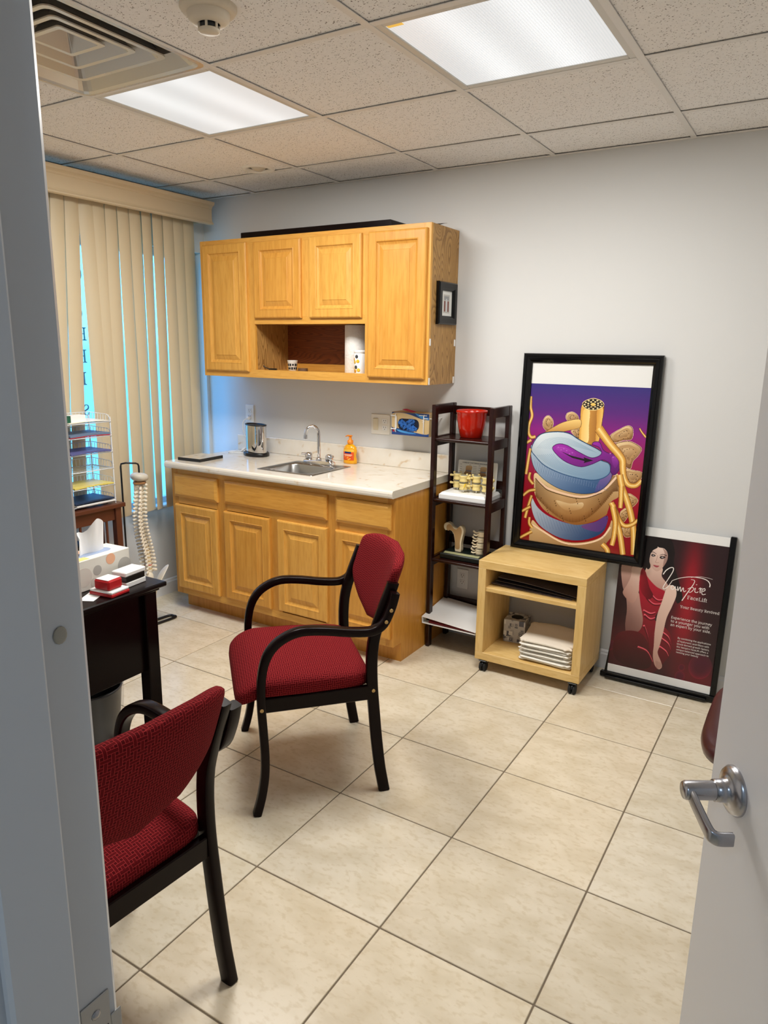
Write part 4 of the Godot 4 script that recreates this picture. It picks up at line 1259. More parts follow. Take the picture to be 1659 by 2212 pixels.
# ---------------------------------------------------------------- rolling cart
func build_cart() -> void:
	var c := thing("rolling_cart", "small open maple cart on black casters with one inner shelf", "cart")
	var x0 := 1.103
	var x1 := 1.633
	var z0 := 0.050
	var z1 := 0.386
	part("top_panel", G.new().mm(Vector3(x0, 0.535, z0), Vector3(x1, 0.575, z1), 0.0012), M.cart_h, c)
	part("bottom_panel", G.new().mm(Vector3(x0, 0.060, z0), Vector3(x1, 0.099, z1), 0.0012), M.cart_h, c)
	part("side_panel", G.new().mm(Vector3(x0, 0.099, z0), Vector3(x0 + 0.040, 0.535, z1), 0.0012), M.cart_v, c)
	part("side_panel", G.new().mm(Vector3(x1 - 0.040, 0.099, z0), Vector3(x1, 0.535, z1), 0.0012), M.cart_v, c)
	part("inner_shelf", G.new().mm(Vector3(x0 + 0.040, 0.420, z0 + 0.005), Vector3(x1 - 0.040, 0.440, z1 - 0.006), 0.001), M.cart_h, c)
	for x in [x0 + 0.045, x1 - 0.030]:
		for z in [z0 + 0.04, z1 - 0.014]:
			var k := part("caster", G.new().tube([Vector3(0, 0.044, 0), Vector3(0, 0.060, 0)], 0.008, 10).box(Vector3(0, 0.056, 0), Vector3(0.04, 0.006, 0.04), 0.002), M.black, c, Vector3(x, 0, z))
			for s in [-1.0, 1.0]:
				var wg := G.new()
				wg.xf = Transform3D(Basis(Vector3.BACK, PI / 2), Vector3(s * 0.010 + 0.005, 0.0235, 0))
				wg.lathe([Vector2(0, -0.001), Vector2(0.020, 0.0), Vector2(0.0235, 0.003), Vector2(0.0235, 0.010), Vector2(0.020, 0.013), Vector2(0, 0.014)], 24)
				part("wheel", wg, M.black_matte, k)
			part("hood", G.new().sm(1).sweep(cr([Vector3(0, 0.030, 0.024), Vector3(0, 0.045, 0.016), Vector3(0, 0.050, 0), Vector3(0, 0.045, -0.016)], 3), rect_sec(0.006, 0.002, 0.0008), Vector3.RIGHT), M.black, k)
	# folders
	for k in 3:
		var m := mat([rgb(96, 90, 98), rgb(60, 56, 60), rgb(84, 78, 84)][k], 0.5)
		var x := 1.150 + k * 0.012
		var w := 0.405
		var g := G.new().grid(10, 3, func(u, v):
			var up := 0.010 * pow(1.0 - u, 2.0) * (k + 0.6) + 0.012 * sin(u * PI) * k * 0.5
			return Vector3(x + u * w, 0.4442 + k * 0.0048 + up, lerpf(0.325 - 0.010 * k, 0.075, v) + 0.012 * u), 0.0032)
		single("folder", g, m, ["grey plastic folder at the bottom of the pile in the rolling cart", "black folder in the middle of the pile in the rolling cart", "grey folder curling up on top of the pile in the rolling cart"][k], "folder", Vector3.ZERO, 0.0, "folders in the rolling cart")
	# cube of tissues
	var tb := thing("tissue_cube", "grey patterned cube tissue box at the back of the rolling cart", "tissue box", Vector3(1.222, 0.0992, 0.128), 0.10)
	var im := Image.create(96, 96, false, Image.FORMAT_RGB8)
	im.fill(rgb(196, 196, 198))
	var rng := RandomNumberGenerator.new()
	rng.seed = 31
	for k in 26:
		var s := rng.randi_range(8, 22)
		var q := Vector2i(rng.randi_range(-4, 84), rng.randi_range(-4, 84))
		im.fill_rect(Rect2i(q, Vector2i(s, s)), [rgb(150, 150, 156), rgb(226, 226, 226), rgb(96, 100, 118), rgb(176, 176, 180)][k % 4])
		if k % 3 == 0:
			im.fill_rect(Rect2i(q + Vector2i(s / 4, s / 4), Vector2i(s / 2, s / 2)), rgb(70, 74, 92))
			im.fill_rect(Rect2i(q + Vector2i(s * 3 / 8, s * 3 / 8), Vector2i(s / 4, s / 4)), rgb(210, 210, 214))
	var pat := tmat(ImageTexture.create_from_image(im), Vector3(9.1, 8.2, 9.1), 0.5)
	part("carton", G.new().mm(Vector3(-0.056, 0, -0.056), Vector3(0.056, 0.122, 0.056), 0.0015), pat, tb)
	part("opening", G.new().lathe([Vector2(0, 0.1224), Vector2(0.030, 0.1224), Vector2(0.031, 0.122)], 24), M.black_matte, tb)
	# folded towels, each one its own cloth
	var y := 0.0994
	var n := FastNoiseLite.new()
	n.seed = 8
	n.frequency = 9.0
	for k in 9:
		var th: float = [0.016, 0.011, 0.013, 0.010, 0.014, 0.010, 0.012, 0.011, 0.020][k]
		var w: float = [0.262, 0.254, 0.258, 0.262, 0.244, 0.256, 0.250, 0.258, 0.260][k]
		var dz: float = [0.004, 0.008, -0.006, 0.002, -0.008, 0.004, -0.004, 0.002, 0.0][k]
		var dx: float = [0.0, 0.004, 0.005, -0.002, 0.006, -0.002, 0.004, -0.001, 0.0][k]
		var yc := y + th / 2
		var g := G.new().pillow(72, 10, 0.55, 0.14, func(a, b, c2):
			var px: float = 1.448 + dx + a * w / 2
			var pz: float = 0.262 + dz - b * 0.098
			var rim: float = clampf((maxf(absf(a), absf(b)) - 0.5) * 2.0, 0, 1)
			var wav: float = n.get_noise_3d(px * 1.6, pz * 1.6, k * 3.7) * 0.010 * rim
			var back: float = clampf(b, 0, 1) * k * 0.0040
			var fold: float = 0.55 + 0.45 * absf(sin(px * 46.0 + k * 1.3)) if rim > 0.6 else 1.0
			return Vector3(px + n.get_noise_2d(pz * 4.0, k * 5.0) * 0.012 * rim, maxf(yc + c2 * th / 2 * fold + wav * 0.6 + back + 0.001, 0.0994 + k * 0.0004), pz + n.get_noise_2d(px * 3.0 + 20.0, k * 9.0) * 0.016 * rim))
		single("folded_towel", g, M.cloth_shade if k == 8 else M.cloth_white, ["white folded towel at the very bottom of the stack in the rolling cart", "white folded towel, second from the bottom of the stack in the cart", "white folded towel, third from the bottom of the stack in the cart", "white folded towel, fourth from the bottom of the stack in the cart", "white folded towel in the exact middle of the stack in the cart", "white folded towel, fourth from the top of the stack in the cart", "white folded towel, third from the top of the stack in the cart", "white folded towel just under the top one of the stack in the cart", "white folded towel topping the stack in the rolling cart, shade put into its colour"][k], "towel", Vector3.ZERO, 0.0, "folded towels in the cart")
		y += th * 0.92

# ---------------------------------------------------------------- flat art
func fill_poly(im: Image, pts: Array, c0: Color, c1: Color, dir: Vector2, jitter := 0.0) -> void:
	var lo := Vector2(1e9, 1e9)
	var hi := -lo
	var d0 := 1e9
	var d1 := -1e9
	for p in pts:
		lo = lo.min(p)
		hi = hi.max(p)
		d0 = minf(d0, p.dot(dir))
		d1 = maxf(d1, p.dot(dir))
	var W := im.get_width()
	var H := im.get_height()
	for y in range(maxi(0, int(lo.y)), mini(H, int(hi.y) + 1)):
		var xs := []
		for i in pts.size():
			var a: Vector2 = pts[i]
			var b: Vector2 = pts[(i + 1) % pts.size()]
			if (a.y <= y + 0.5) != (b.y <= y + 0.5):
				xs.append(a.x + (y + 0.5 - a.y) / (b.y - a.y) * (b.x - a.x))
		xs.sort()
		for k in range(0, xs.size() - 1, 2):
			for x in range(maxi(0, int(round(xs[k]))), mini(W, int(round(xs[k + 1])))):
				var c := c0.lerp(c1, (Vector2(x, y).dot(dir) - d0) / maxf(d1 - d0, 0.001))
				if c.a < 1.0:
					c = im.get_pixel(x, y).lerp(Color(c.r, c.g, c.b), c.a)
				im.set_pixel(x, y, c)

func stroke(im: Image, pts: Array, w0: float, w1: float, c: Color) -> void:
	var l := []
	var r := []
	var n := pts.size()
	for i in n:
		var t: Vector2 = (pts[mini(i + 1, n - 1)] - pts[maxi(i - 1, 0)]).normalized()
		var w := lerpf(w0, w1, float(i) / (n - 1)) / 2
		l.append(pts[i] + t.orthogonal() * w)
		r.push_front(pts[i] - t.orthogonal() * w)
	fill_poly(im, l + r, c, c, Vector2.RIGHT)

func cord(im: Image, pts: Array, w0: float, w1: float) -> void: # a rounded nerve of the printed artwork
	var p := cr(pts, 6)
	stroke(im, p, w0 + 4, w1 + 4, rgb(104, 62, 24))
	stroke(im, p, w0, w1, rgb(206, 146, 62))
	stroke(im, p, w0 * 0.62, w1 * 0.62, rgb(230, 178, 88))
	stroke(im, p, w0 * 0.25, w1 * 0.25, rgb(252, 220, 146))

func edge(im: Image, pts: Array, w: float, c: Color) -> void: # closed outline
	stroke(im, pts + [pts[0]], w, w, c)

func unwarp(h: Array, W: float, H: float, pts: Array) -> Array:
	var o := []
	for i in range(0, pts.size(), 2):
		var x: float = pts[i]
		var y: float = pts[i + 1]
		var k: float = h[6] * x + h[7] * y + 1.0
		o.append(Vector2((h[0] * x + h[1] * y + h[2]) / k * W, (h[3] * x + h[4] * y + h[5]) / k * H))
	return o

func disc_art() -> Image:
	var W := 560
	var H := 870
	var im := Image.create(W, H, false, Image.FORMAT_RGB8)
	var hm := [0.000992457, 9.47001e-05, -0.293513, -2.08705e-05, 0.000618974, -0.096287, 8.97279e-05, -2.04412e-05]
	var q := func(a: Array) -> Array: return unwarp(hm, W, H, a)
	var s := func(a: Array) -> Array: return cr(unwarp(hm, W, H, a), 6, true)
	var gr := Gradient.new()
	gr.offsets = PackedFloat32Array([0.0, 0.16, 0.28, 0.42, 0.62, 1.0])
	gr.colors = PackedColorArray([rgb(54, 46, 122), rgb(92, 36, 124), rgb(140, 24, 126), rgb(156, 22, 90), rgb(158, 26, 46), rgb(140, 20, 26)])
	for y in H:
		im.fill_rect(Rect2i(0, y, W, 1), rgb(232, 232, 230) if y < H * 0.112 else gr.sample((float(y) / H - 0.112) / 0.888))
	var tan0 := rgb(236, 206, 156)
	var tan1 := rgb(128, 84, 44)
	for b in [[365, 745, 362, 690, 385, 650, 420, 640, 455, 680, 455, 730, 420, 790], [575, 660, 590, 620, 640, 610, 685, 640, 695, 690, 640, 720, 600, 700], [620, 780, 690, 750, 720, 800, 690, 850], [985, 830, 1090, 765, 1160, 740, 1202, 770, 1190, 860, 1110, 872, 1030, 890], [1030, 905, 1130, 880, 1200, 890, 1280, 945, 1250, 1010, 1200, 1060, 1170, 1130, 1110, 1090, 1060, 990], [1110, 1130, 1200, 1142, 1282, 1165, 1265, 1230, 1190, 1275, 1130, 1230], [1150, 1350, 1235, 1405, 1210, 1455, 1140, 1490, 1110, 1420], [1070, 1520, 1130, 1480, 1160, 1520, 1110, 1600, 1080, 1590], [1090, 1640, 1210, 1640, 1200, 1720, 1110, 1740]]:
		fill_poly(im, s.call(b), rgb(96, 62, 34), rgb(96, 62, 34), Vector2.DOWN)
		var pts: Array = s.call(b)
		var mid := Vector2.ZERO
		for p in pts:
			mid += p / pts.size()
		for lay in [[0.94, tan0, tan1], [0.70, Color(0.62, 0.44, 0.26, 0.55), Color(0.86, 0.70, 0.48, 0.5)], [0.45, Color(0.95, 0.82, 0.62, 0.6), Color(0.5, 0.34, 0.2, 0.5)]]:
			var inn := []
			for p in pts:
				inn.append(mid + (p - mid) * lay[0])
			fill_poly(im, inn, lay[1], lay[2], Vector2(0.4, 0.9))
		for k in 12:
			var e: Vector2 = mid + (pts[(k * 5) % pts.size()] - mid) * (0.3 + 0.06 * (k % 8))
			fill_poly(im, [e, e + Vector2(3, 1), e + Vector2(2, 4), e + Vector2(-1, 3)], rgb(64, 38, 20), rgb(64, 38, 20), Vector2.DOWN)
		edge(im, pts, 1.5, rgb(250, 226, 190))
	# lower vertebra, lower disc, body
	fill_poly(im, s.call([240, 1580, 330, 1650, 520, 1760, 700, 1780, 880, 1740, 960, 1650, 990, 1590, 1010, 1700, 930, 1800, 880, 1900, 560, 1960, 240, 1860]), rgb(230, 198, 146), rgb(120, 78, 40), Vector2(0.25, 1))
	stroke(im, cr(q.call([245, 1610, 330, 1665, 520, 1775, 700, 1795, 880, 1752, 975, 1650]), 6), 8, 8, rgb(246, 214, 182))
	fill_poly(im, s.call([243, 1365, 300, 1460, 420, 1550, 640, 1620, 830, 1600, 945, 1545, 942, 1620, 880, 1710, 700, 1762, 500, 1735, 320, 1625, 250, 1500]), rgb(206, 216, 226), rgb(40, 66, 110), Vector2(0.75, 0.65))
	for k in 22:
		stroke(im, q.call([290 + k * 28, 1500 + k * 9, 330 + k * 28, 1640 + k * 5]), 1, 1, Color(0.16, 0.28, 0.45, 0.5))
	fill_poly(im, s.call([700, 1640, 830, 1600, 945, 1545, 940, 1620, 860, 1690]), Color(0.48, 0.24, 0.5, 0.7), Color(0.4, 0.2, 0.5, 0.7), Vector2.RIGHT)
	fill_poly(im, s.call([283, 1150, 420, 1240, 700, 1320, 900, 1280, 1050, 1170, 1065, 1360, 990, 1420, 955, 1500, 930, 1545, 800, 1602, 640, 1622, 480, 1562, 350, 1475, 278, 1350, 268, 1260]), rgb(244, 220, 172), rgb(142, 92, 44), Vector2(0.2, 1))
	for k in 60: # bands of tone round the body, darkest at its sides and lower rim
		var t := k / 59.0
		var x := 280.0 + 760.0 * t
		var top := 1200.0 + 175.0 * sin(PI * minf(t * 1.15, 1.0)) - 10.0
		var low := 1370.0 + 255.0 * sin(PI * clampf(t * 1.05, 0.0, 1.0)) - 40.0 * t
		var dk := clampf(absf(t - 0.45) * 1.5 - 0.22, 0.0, 0.7)
		if dk > 0.02:
			fill_poly(im, q.call([x, top, x + 14, top, x + 14, low, x, low]), Color(0.36, 0.21, 0.08, dk), Color(0.30, 0.17, 0.07, dk), Vector2.DOWN)
		fill_poly(im, q.call([x, lerpf(top, low, 0.72), x + 14, lerpf(top, low, 0.72), x + 14, low - 6, x, low - 6]), Color(0.40, 0.24, 0.10, 0.0), Color(0.34, 0.19, 0.07, 0.42 + 0.08 * sin(k * 2.7)), Vector2.DOWN)
	fill_poly(im, s.call([470, 1400, 600, 1430, 720, 1425, 700, 1480, 560, 1490]), Color(1.0, 0.94, 0.78, 0.55), Color(0.95, 0.8, 0.55, 0.1), Vector2.DOWN)
	for k in 26:
		var e: Vector2 = q.call([330 + (k * 137) % 620, 1370 + (k * 71) % 220])[0]
		fill_poly(im, [e, e + Vector2(3, 0), e + Vector2(4, 5), e + Vector2(1, 6)], rgb(70, 42, 20), rgb(70, 42, 20), Vector2.DOWN)
	stroke(im, cr(q.call([283, 1185, 340, 1245, 430, 1305, 700, 1372, 900, 1325, 1045, 1195]), 6), 10, 10, rgb(240, 204, 172))
	stroke(im, cr(q.call([283, 1197, 340, 1260, 430, 1322, 700, 1388, 900, 1340]), 6), 3, 3, rgb(60, 36, 18))
	# cord and roots
	var co: Array = s.call([733, 540, 835, 575, 932, 550, 916, 700, 900, 780, 872, 890, 790, 905, 698, 870, 708, 700])
	fill_poly(im, co, rgb(232, 176, 84), rgb(150, 92, 34), Vector2.RIGHT)
	fill_poly(im, s.call([745, 590, 800, 600, 790, 740, 780, 880, 715, 870, 725, 700]), rgb(244, 196, 104), rgb(252, 226, 156), Vector2.RIGHT)
	fill_poly(im, s.call([870, 600, 925, 585, 905, 740, 880, 870, 850, 880, 862, 720]), rgb(214, 150, 62), rgb(244, 200, 110), Vector2.RIGHT)
	fill_poly(im, s.call([733, 542, 760, 512, 835, 492, 905, 512, 934, 550, 905, 580, 835, 598, 760, 580]), rgb(34, 28, 24), rgb(34, 28, 24), Vector2.DOWN)
	for k in 20:
		var an := k * TAU / 12.0 if k < 12 else (k + 0.5) * TAU / 8.0
		var e: Vector2 = q.call([833 + cos(an) * (80 if k < 12 else 50), 546 + sin(an) * (39 if k < 12 else 24)])[0]
		fill_poly(im, cr([e + Vector2(-5, 0), e + Vector2(-3.5, -2.5), e + Vector2(0, -3.5), e + Vector2(3.5, -2.5), e + Vector2(5, 0), e + Vector2(3.5, 2.5), e + Vector2(0, 3.5), e + Vector2(-3.5, 2.5)], 2, true), rgb(250, 236, 190), rgb(214, 190, 130), Vector2.DOWN)
	edge(im, s.call([733, 542, 760, 512, 835, 492, 905, 512, 934, 550, 905, 580, 835, 598, 760, 580]), 3, rgb(250, 222, 150))
	edge(im, co, 1.5, rgb(70, 40, 14))
	var ce: Vector2 = q.call([833, 546])[0]
	fill_poly(im, cr([ce + Vector2(-13, 0), ce + Vector2(0, -8), ce + Vector2(13, 0), ce + Vector2(0, 8)], 4, true), rgb(250, 214, 120), rgb(226, 180, 80), Vector2.DOWN)
	fill_poly(im, s.call([705, 678, 560, 698, 450, 748, 350, 805, 330, 840, 420, 815, 520, 792, 620, 772, 708, 748]), rgb(250, 212, 130), rgb(170, 110, 44), Vector2(0.1, 1))
	edge(im, s.call([705, 678, 560, 698, 450, 748, 350, 805, 330, 840, 420, 815, 520, 792, 620, 772, 708, 748]), 1.5, rgb(84, 48, 16))
	# herniated disc
	fill_poly(im, s.call([246, 905, 262, 1080, 340, 1190, 480, 1285, 640, 1335, 780, 1345, 900, 1310, 985, 1225, 998, 1150, 900, 1160, 500, 1080, 300, 960]), rgb(196, 212, 228), rgb(52, 84, 130), Vector2(0.6, 0.8))
	for k in 30:
		stroke(im, q.call([275 + k * 22, 1040 + k * 9, 300 + k * 23, 1150 + k * 6]), 1, 1, Color(0.18, 0.32, 0.5, 0.55))
		stroke(im, q.call([300 + k * 22, 1040 + k * 9, 270 + k * 23, 1150 + k * 6]), 1, 1, Color(0.9, 0.95, 1.0, 0.4))
	fill_poly(im, s.call([830, 1340, 900, 1200, 996, 1130, 990, 1215, 920, 1300]), Color(0.62, 0.42, 0.66, 0.8), Color(0.4, 0.3, 0.6, 0.4), Vector2.DOWN)
	fill_poly(im, s.call([250, 930, 330, 812, 470, 786, 600, 802, 700, 862, 880, 955, 908, 990, 870, 1022, 900, 1050, 972, 1080, 978, 1160, 900, 1212, 780, 1222, 560, 1172, 380, 1092, 290, 1005]), rgb(226, 234, 238), rgb(112, 146, 178), Vector2(0.45, 0.9))
	for k in 9:
		var t := k / 8.0
		stroke(im, cr(q.call([300 + 130 * t, 930 + 10 * t, 400 + 90 * t, 850 + 50 * t, 600 + 10 * t, 850 + 60 * t, 860 - 20 * t, 980 - 10 * t]), 6), 2, 2, Color(0.55, 0.66, 0.74, 0.5))
		stroke(im, cr(q.call([300 + 150 * t, 990 - 10 * t, 460 + 60 * t, 1110 - 50 * t, 700, 1180 - 70 * t, 900 - 20 * t, 1150 - 80 * t]), 6), 2, 2, Color(0.45, 0.58, 0.7, 0.55))
	var nu := [446, 930, 500, 895, 580, 908, 690, 970, 800, 1022, 872, 1012, 904, 980, 880, 930, 820, 905, 838, 882, 890, 890, 920, 955, 980, 988, 1050, 1000, 1080, 1060, 1062, 1140, 1020, 1182, 985, 1150, 988, 1085, 940, 1052, 900, 1046, 800, 1085, 700, 1102, 580, 1062, 495, 1000]
	edge(im, s.call([250, 930, 330, 812, 470, 786, 600, 802, 700, 862, 880, 955, 908, 990, 870, 1022, 900, 1050, 972, 1080, 978, 1160, 900, 1212, 780, 1222, 560, 1172, 380, 1092, 290, 1005]), 4, rgb(46, 84, 126))
	edge(im, s.call([246, 905, 262, 1080, 340, 1190, 480, 1285, 640, 1335, 780, 1345, 900, 1310, 985, 1225, 998, 1150, 980, 1085, 900, 1045, 870, 1022, 908, 990, 880, 955, 700, 858, 600, 798, 470, 782, 330, 808]), 2, rgb(24, 34, 54))
	fill_poly(im, s.call(nu), rgb(164, 44, 174), rgb(88, 18, 104), Vector2(0.3, 1))
	edge(im, s.call(nu), 3, rgb(64, 14, 84))
	for k in 9:
		var e: Vector2 = q.call([500 + k * 26 + (330 if k > 5 else 0), 925 + k * 12 + 14 * sin(k * 2.0)])[0]
		fill_poly(im, cr([e + Vector2(-4, 0), e + Vector2(0, -3), e + Vector2(4, 0), e + Vector2(0, 3)], 3, true), Color(0.96, 0.8, 0.98, 0.8), Color(0.9, 0.6, 0.95, 0.3), Vector2.DOWN)
	fill_poly(im, s.call([480, 930, 560, 925, 660, 980, 640, 1010, 540, 985]), Color(0.72, 0.3, 0.74, 0.7), Color(0.6, 0.2, 0.66, 0.2), Vector2.DOWN)
	fill_poly(im, s.call([1000, 1020, 1040, 1020, 1060, 1070, 1030, 1120, 1005, 1080]), Color(0.7, 0.3, 0.74, 0.6), Color(0.6, 0.2, 0.66, 0.2), Vector2.DOWN)
	fill_poly(im, q.call([525, 962, 620, 1002, 742, 1034, 735, 1018, 825, 1048, 735, 1070, 744, 1052, 630, 1022]), rgb(20, 10, 18), rgb(20, 10, 18), Vector2.DOWN)
	# right-hand root in front of the bulge, then the nerve bundles
	cord(im, q.call([880, 760, 930, 830, 990, 910, 1060, 990, 1098, 1050, 1100, 1120, 1110, 1200, 1150, 1270, 1220, 1280, 1275, 1235]), 40, 18)
	cord(im, q.call([1070, 1180, 1090, 1290, 1130, 1400, 1170, 1540, 1192, 1700, 1190, 1905]), 28, 26)
	cord(im, q.call([1085, 1280, 1080, 1390, 1072, 1480]), 22, 18)
	cord(im, q.call([985, 1430, 1020, 1500, 1060, 1590, 1110, 1640, 1180, 1630, 1235, 1590]), 26, 14)
	cord(im, q.call([1000, 1450, 1030, 1580, 1065, 1720, 1088, 1900]), 26, 24)
	cord(im, q.call([1000, 1470, 1022, 1600, 1010, 1720, 985, 1815]), 24, 20)
	cord(im, q.call([895, 1800, 940, 1850, 950, 1920]), 24, 22)
	cord(im, q.call([1265, 765, 1285, 800, 1325, 850]), 5, 8)
	for b in [[255, 465, 250, 560, 262, 640, 232, 720, 228, 790, 250, 830, 290, 825], [205, 880, 250, 855], [240, 930, 215, 1060, 196, 1160], [235, 1145, 225, 1200, 262, 1250], [165, 1350, 220, 1310, 280, 1300], [245, 1350, 210, 1450, 180, 1550], [150, 1490, 230, 1450], [222, 1545, 218, 1600, 245, 1640], [130, 1725, 240, 1672]]:
		cord(im, q.call(b), 12, 14)
	return im

func advert_art() -> Image:
	var W := 620
	var H := 860
	var im := Image.create(W, H, false, Image.FORMAT_RGB8)
	var hm := [0.00100926, 7.20903e-05, -0.248351, -0.000108773, 0.000765701, -0.0606364, 7.83352e-05, -4.37429e-05]
	var q := func(a: Array) -> Array: return unwarp(hm, W, H, a)
	var s := func(a: Array) -> Array: return cr(unwarp(hm, W, H, a), 6, true)
	for x in W:
		for y in H:
			var u := float(x) / W
			var v := float(y) / H
			var k := exp(-pow((u - 0.70) / 0.10, 2)) * exp(-pow((v - 0.30) / 0.34, 2))
			k += 0.55 * exp(-pow((u - 0.66) / 0.16, 2)) * exp(-pow((v - 0.68) / 0.22, 2)) + 0.5 * exp(-pow((u - 0.9) / 0.3, 2)) * exp(-pow((v - 0.97) / 0.10, 2)) + 0.35 * exp(-pow((u - 0.1) / 0.25, 2)) * exp(-pow((v - 0.85) / 0.2, 2))
			im.set_pixel(x, y, Color(0.165, 0.085, 0.10).lerp(Color(0.60, 0.08, 0.14), clampf(k, 0, 1)))
	# bubbles
	for b in [[1040, 1390, 115], [845, 1475, 50], [860, 1395, 32], [160, 1180, 50], [270, 1290, 22]]:
		for ring in 6:
			var r: float = b[2] * (1.0 - ring * 0.10)
			var pts := []
			for k in 24:
				pts.append_array([b[0] + cos(TAU * k / 24) * r, b[1] + sin(TAU * k / 24) * r])
			fill_poly(im, q.call(pts), Color(0.62, 0.14, 0.30, 0.22 if ring == 0 else 0.0) if ring == 0 else Color(0.30, 0.07, 0.16, 0.16), Color(0.66, 0.12, 0.26, 0.35) if ring == 0 else Color(0.24, 0.07, 0.13, 0.22), Vector2.DOWN)
	var skin0 := rgb(236, 206, 190)
	var skin1 := rgb(150, 108, 96)
	# hair
	fill_poly(im, s.call([500, 160, 620, 140, 720, 190, 760, 300, 755, 420, 800, 560, 850, 740, 800, 800, 760, 700, 690, 560, 640, 500, 520, 520, 470, 460, 440, 330, 455, 220]), rgb(20, 11, 13), rgb(30, 18, 20), Vector2.DOWN)
	# back and lifted arm
	fill_poly(im, s.call([300, 640, 420, 700, 470, 900, 450, 1080, 330, 1130, 300, 1000, 310, 850]), rgb(196, 156, 142), rgb(110, 70, 66), Vector2(-0.5, 0.8))
	fill_poly(im, s.call([240, 430, 330, 400, 340, 520, 320, 610, 330, 660, 290, 690, 255, 620]), rgb(206, 168, 152), rgb(150, 110, 100), Vector2.DOWN)
	fill_poly(im, s.call([350, 440, 440, 440, 436, 560, 420, 680, 390, 770, 350, 792, 300, 750, 262, 690, 300, 620, 335, 540]), skin0, rgb(176, 132, 118), Vector2(-0.6, 0.7))
	# neck and chest
	fill_poly(im, s.call([505, 440, 640, 460, 640, 540, 700, 620, 720, 700, 650, 720, 520, 640, 470, 540]), rgb(226, 194, 178), rgb(176, 132, 120), Vector2.DOWN)
	# dress
	var red0 := rgb(190, 28, 52)
	var red1 := rgb(72, 8, 18)
	fill_poly(im, s.call([440, 470, 510, 560, 590, 640, 690, 700, 670, 800, 600, 900, 590, 960, 680, 1020, 740, 1090, 760, 1190, 740, 1280, 640, 1400, 560, 1440, 420, 1400, 250, 1330, 230, 1200, 300, 1060, 430, 1060, 470, 960, 440, 800, 420, 640]), red0, red1, Vector2(0.1, 1))
	fill_poly(im, s.call([220, 1090, 330, 1050, 460, 1080, 540, 1200, 560, 1380, 420, 1400, 260, 1340, 190, 1240]), rgb(96, 16, 26), rgb(50, 8, 14), Vector2.DOWN)
	for f in [[470, 560, 520, 680, 600, 760, 670, 760], [460, 640, 500, 740, 570, 800, 650, 800], [470, 860, 540, 890, 590, 880], [480, 900, 540, 940, 590, 930], [480, 1000, 520, 1100, 540, 1220], [650, 1060, 720, 1110, 745, 1180], [650, 1120, 720, 1170, 745, 1230], [640, 1200, 700, 1240, 730, 1290], [430, 1200, 520, 1240, 580, 1340]]:
		var p := cr(q.call(f), 6)
		stroke(im, p, 12, 4, rgb(232, 96, 112))
		for i in p.size():
			p[i] += Vector2(2, 9)
		stroke(im, p, 12, 4, rgb(92, 8, 22))
	fill_poly(im, s.call([440, 470, 480, 500, 520, 640, 560, 720, 520, 760, 450, 700, 425, 600]), rgb(150, 18, 36), rgb(84, 8, 20), Vector2.RIGHT)
	# hanging arm and hand
	fill_poly(im, s.call([700, 640, 770, 640, 790, 720, 750, 830, 700, 940, 670, 1080, 640, 1200, 625, 1260, 660, 1340, 670, 1390, 640, 1410, 600, 1370, 580, 1290, 585, 1180, 590, 1040, 610, 900, 650, 780]), skin0, rgb(188, 146, 132), Vector2(-0.4, 0.8))
	for k in 4:
		stroke(im, q.call([612 + k * 14, 1330 + k * 6, 622 + k * 12, 1405 - k * 4]), 2, 2, rgb(130, 84, 76))
	# face
	fill_poly(im, s.call([512, 290, 560, 248, 640, 258, 690, 310, 690, 380, 660, 440, 620, 482, 580, 492, 535, 450, 508, 380]), rgb(242, 216, 202), rgb(202, 164, 148), Vector2(0.3, 1))
	fill_poly(im, s.call([640, 270, 690, 320, 688, 390, 650, 450, 655, 380, 660, 320]), Color(0.5, 0.34, 0.3, 0.45), Color(0.42, 0.28, 0.26, 0.5), Vector2.RIGHT)
	for e in [[528, 336, 545, 326, 572, 342, 552, 352, 535, 347], [612, 360, 630, 346, 672, 356, 650, 372, 630, 374]]:
		fill_poly(im, s.call(e), rgb(48, 30, 30), rgb(24, 14, 16), Vector2.DOWN)
	fill_poly(im, s.call([540, 338, 550, 333, 560, 341, 550, 347]), rgb(196, 184, 180), rgb(150, 140, 140), Vector2.RIGHT)
	fill_poly(im, s.call([628, 360, 640, 353, 654, 360, 640, 367]), rgb(196, 184, 180), rgb(150, 140, 140), Vector2.RIGHT)
	stroke(im, cr(q.call([520, 312, 545, 306, 580, 328]), 5), 5, 2, rgb(48, 30, 28))
	stroke(im, cr(q.call([612, 340, 645, 332, 682, 344]), 5), 2, 5, rgb(48, 30, 28))
	stroke(im, cr(q.call([592, 340, 580, 390, 570, 405, 592, 412, 606, 408]), 5), 2, 2, rgb(168, 124, 110))
	fill_poly(im, s.call([550, 432, 572, 434, 585, 438, 612, 442, 590, 456, 566, 448]), rgb(176, 76, 84), rgb(146, 54, 64), Vector2.DOWN)
	# hair falling in front of the temples, parted over the forehead
	for hr in [[560, 225, 590, 262, 545, 290, 520, 330, 512, 400, 525, 450, 495, 470, 470, 380, 480, 270], [585, 232, 600, 262, 655, 275, 690, 320, 694, 390, 676, 440, 690, 520, 740, 600, 745, 450, 730, 320, 690, 245]]:
		fill_poly(im, s.call(hr), rgb(16, 9, 11), rgb(26, 15, 17), Vector2.DOWN)
	# handwritten title
	var wh := rgb(244, 238, 232)
